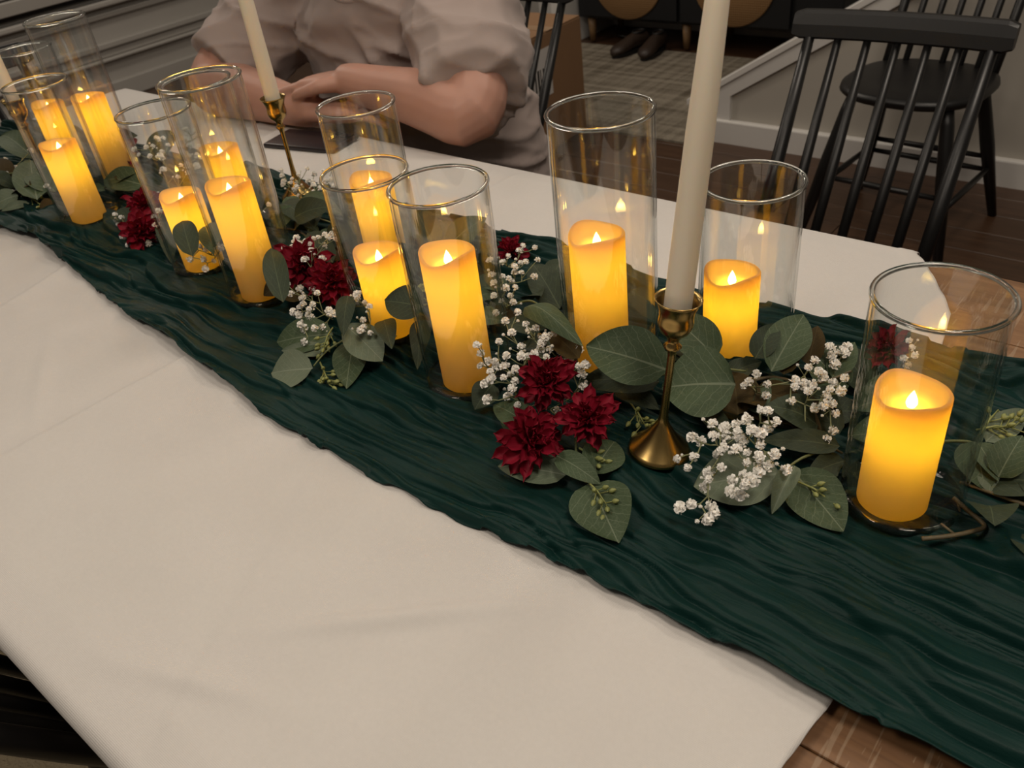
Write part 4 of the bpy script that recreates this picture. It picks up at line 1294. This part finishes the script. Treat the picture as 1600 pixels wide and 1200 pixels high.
def mat_skin():
    m, nt, b = new_mat('skin')
    b.inputs['Roughness'].default_value = 0.5
    b.inputs['Subsurface Weight'].default_value = 0.15; b.inputs['Subsurface Radius'].default_value = (0.01, 0.004, 0.002); b.inputs['Subsurface Scale'].default_value = 0.5
    v = coords(nt)
    c = mixc(nt, noise(nt, 14, 3, vec=v), (0.44, 0.225, 0.165), (0.51, 0.285, 0.215))
    # small ink tattoos on the wrist
    for (p, r) in TATTOO:
        s = nd(nt, 'ShaderNodeVectorMath'); s.operation = 'SUBTRACT'; nt.links.new(v, s.inputs[0]); s.inputs[1].default_value = p
        sc = nd(nt, 'ShaderNodeVectorMath'); sc.operation = 'MULTIPLY'; nt.links.new(s.outputs[0], sc.inputs[0]); sc.inputs[1].default_value = r
        ln = nd(nt, 'ShaderNodeVectorMath'); ln.operation = 'LENGTH'; nt.links.new(sc.outputs[0], ln.inputs[0])
        f = mathn(nt, 'MULTIPLY', mathn(nt, 'LESS_THAN', ln.outputs['Value'], 1.0), mathn(nt, 'GREATER_THAN', noise(nt, 160, 2, vec=v), 0.40))
        c = mixc(nt, mathn(nt, 'MULTIPLY', f, 0.75), c, (0.05, 0.07, 0.08))
    nt.links.new(c, b.inputs['Base Color'])
    return m
PO = Vector((-1.37, 1.36, FZ))
TATTOO = [(tuple(U(541, 141, .095) - PO), (220, 90, 40)), (tuple(U(560, 160, .085) - PO), (160, 110, 40))]
SKIN = mat_skin()
def mat_shirt():
    m, nt, b = new_mat('taupe_jersey')
    b.inputs['Roughness'].default_value = 0.9; b.inputs['Specular IOR Level'].default_value = 0.1; b.inputs['Sheen Weight'].default_value = 0.15
    v = coords(nt)
    nt.links.new(mixc(nt, noise(nt, 8, 3, vec=v), (0.36, 0.292, 0.268), (0.41, 0.335, 0.308)), b.inputs['Base Color'])
    bump(nt, b, noise(nt, 700, 2, vec=v), 0.25, 0.0008)
    return m
person = thing('person', 'person in a taupe t-shirt sitting with folded arms at the table', 'person', PO)
def rel(vf): return [tuple(Vector(v) - PO) for v in vf[0]], vf[1]
# joints
neck = (-1.335, 1.165, 0.24); head = Vector((-1.335, 1.085, 0.40))
shL = Vector((-1.15, 1.21, 0.165)); shR = Vector((-1.60, 1.195, 0.165))       # image right / image left
elL = Vector((-0.995, 1.030, 0.058)); elR = Vector((-1.645, 0.965, 0.058))
wrL = Vector((-1.265, 1.005, 0.092)); wrR = Vector((-1.335, 0.960, 0.042))
body = []
body.append(loft([(-1.36, 1.33, -.25, .19, .13), (-1.36, 1.27, -.05, .20, .14), (-1.37, 1.23, .08, .19, .12), (-1.36, 1.195, .17, .17, .09), (-1.335, 1.175, .22, .085, .065)]))
body.append(rtube([(-1.335, 1.18, .19), neck, (-1.335, 1.125, .31)], [.068, .060, .058]))
# head
body.append(ell(head + Vector((0, .012, .035)), (.078, .098, .10)))
body.append(ell(head + Vector((0, -.022, -.035)), (.062, .075, .085)))
body.append(ell(head + Vector((0, -.055, -.09)), (.036, .035, .028)))
body.append(rtube([head + Vector((0, -.088, .015)), head + Vector((0, -.108, -.020)), head + Vector((0, -.104, -.028))], [.009, .014, .015], 12))
body.append(ell(head + Vector((0, -.088, -.058)), (.026, .012, .007)))
body.append(ell(head + Vector((0, -.086, -.070)), (.023, .012, .008)))
for s in (-1, 1): body.append(ell(head + Vector((s * .080, .015, -.005)), (.011, .022, .032)))
# arms
body.append(rtube([shL, shL.lerp(elL, .5) + Vector((.015, 0, .01)), elL, elL.lerp(wrL, .3) + Vector((0, -.004, .004)), elL.lerp(wrL, .7), wrL], [.070, .064, .054, .053, .041, .031]))
body.append(rtube([shR, shR.lerp(elR, .5) + Vector((-.015, 0, .01)), elR, elR.lerp(wrR, .3), elR.lerp(wrR, .7), wrR], [.072, .068, .056, .054, .041, .030]))
# image-right hand resting on the other forearm, fingers towards the left
def hand(w, d, side, up, curl):
    d = d.normalized(); side = (side - d * side.dot(d)).normalized(); up = up.normalized()
    out = []
    pc = w + d * .05
    for o_, r0, r1 in ((-.026, .017, .0135), (-.009, .018, .0145), (.009, .018, .0145), (.026, .0165, .013)):
        out.append(rtube([w + side * o_ * .6, pc + side * o_ * .9, w + d * .092 + side * o_], [r0, r0, r1], 12))
    for o_, L, rr in ((-.030, .062, .0075), (-.0105, .076, .0085), (.0105, .080, .0085), (.031, .072, .0080)):
        k = w + d * .092 + side * o_
        f1 = k + d * L * .45 + up * (-.004 * curl) + side * o_ * .12
        f2 = k + d * L * .75 + up * (-.012 * curl) + side * o_ * .15
        f3 = k + d * L + up * (-.022 * curl) + side * o_ * .16
        out.append(rtube([k, f1, f2, f3], [rr * 1.15, rr * 1.05, rr, rr * .85], 12))
    tb_ = w + d * .022 + side * .034
    out.append(rtube([w + d * .012 + side * .022, tb_ + d * .012 + side * .008, tb_ + d * .042 + side * .018 - up * .006, tb_ + d * .070 + side * .016 - up * .012], [.015, .013, .0105, .0085], 12))
    return out
body += hand(wrL, Vector((-1.0, -.20, -.10)), Vector((.15, -1, 0.1)), Vector((-.1, 0, 1)), 1.0)
body += hand(wrR, Vector((1.0, .55, -.04)), Vector((-.4, 1, 0)), Vector((0, 0, 1)), .8)
obj('body', smesh('body', [rel(b) for b in body], 0.0042, SKIN, 4), person)
# t-shirt
def fold(co):
    x, y, z = co[:, 0], co[:, 1], co[:, 2] - 0.76
    a = 1 - np.abs(2 * vnoise(x * 9 + z * 6, z * 16 + x * 5 + y * 4, 7) - 1)
    b = 1 - np.abs(2 * vnoise(x * 4 - z * 9, z * 7 + y * 6 + 3, 19) - 1)
    c = 1 - np.abs(2 * vnoise(x * 16 + z * 20, z * 22 - x * 9 + y * 9, 29) - 1)
    return 0.014 * (a ** 3 - .25) + 0.014 * (b ** 2 - .3) + 0.005 * (c ** 3 - .2)
s1 = shL.lerp(elL, .93) + Vector((-.004, .020, .012)); s2 = shR.lerp(elR, .93) + Vector((-.004, .004, .012))
shirt = [loft([(-1.37, 1.345, -.30, .235, .17), (-1.37, 1.335, -.22, .255, .185), (-1.37, 1.305, -.10, .250, .195), (-1.37, 1.26, .02, .238, .178), (-1.37, 1.225, .10, .238, .150), (-1.365, 1.20, .165, .215, .118), (-1.348, 1.185, .20, .165, .095), (-1.335, 1.175, .232, .098, .078)], 40),
         tube([shL.lerp(s1, -.25), shL, shL.lerp(s1, .5), s1], [.085, .098, .098, .092], 24),
         tube([shR.lerp(s2, -.25), shR, shR.lerp(s2, .5), s2], [.085, .096, .092, .080], 24)]
sh = obj('t_shirt', smesh('t_shirt', [rel(b) for b in shirt], 0.0065, mat_shirt(), 8, fold), person)
sh['label'] = 'taupe short-sleeved t-shirt'
V_, F_ = tube([Vector((-1.335 + .079 * math.cos(a), 1.168 + .074 * math.sin(a), .226 + .022 * math.sin(a))) - PO for a in np.linspace(0, 2 * math.pi, 33)], .0062, 8, False)
obj('collar', mesh('collar', V_, F_, sh.data.materials[0]), sh)
# trousers, shoes
tr = []
tr.append(loft([(-1.36, 1.37, -.33, .19, .15), (-1.36, 1.36, -.27, .215, .165), (-1.36, 1.345, -.19, .205, .15)]))
for s in (-1, 1):
    tr.append(rtube([(-1.36 + s * .11, 1.33, -.245), (-1.36 + s * .13, 1.10, -.235), (-1.36 + s * .14, .90, -.25), (-1.36 + s * .13, .86, -.42), (-1.36 + s * .12, .90, -.67)], [.105, .095, .075, .062, .055]))
obj('trousers', smesh('trousers', [rel(b) for b in tr], 0.010, MT['denim'], 6), person)
for s in (-1, 1):
    obj('shoe', smesh('shoe', [rel(rtube([(-1.36 + s * .12, .93, -.69), (-1.36 + s * .125, .84, -.695), (-1.36 + s * .13, .73, -.703)], [.045, .043, .034]))], 0.006, MT['shoe'], 4), person)
# eyes, brows, hair
EYE = simple('eye_white', (0.7, 0.68, 0.65), 0.2); IRIS = simple('iris', (0.05, 0.04, 0.03), 0.15)
for s in (-1, 1):
    e = head + Vector((s * .032, -.080, .018))
    o = obj('eye', mesh('eye', *ell((0, 0, 0), (.0125, .0125, .0085), 14), EYE), person, e - PO)
    obj('iris', mesh('iris', *ell((0, 0, 0), (.0055, .003, .0055), 12), IRIS), o, (0, -.0115, -.001))
    obj('eyebrow', mesh('eyebrow', *rel(rtube([e + Vector((-.016, -.006, .018)), e + Vector((0, -.012, .023)), e + Vector((.016, -.006, .018))], [.003, .004, .0028], 8)), MT['hair']), person)
hr = [ell(head + Vector((0, .024, .055)), (.088, .100, .098)), ell(head + Vector((0, .06, -.01)), (.076, .068, .10)), ell(head + Vector((0, .115, .05)), (.04, .04, .04))]
obj('hair', smesh('hair', [rel(h) for h in hr], 0.006, MT['hair'], 3, lambda co: 0.004 * (fbm(co[:, 0] * 60, co[:, 2] * 12 + co[:, 1] * 20, 3) - .4)), person)
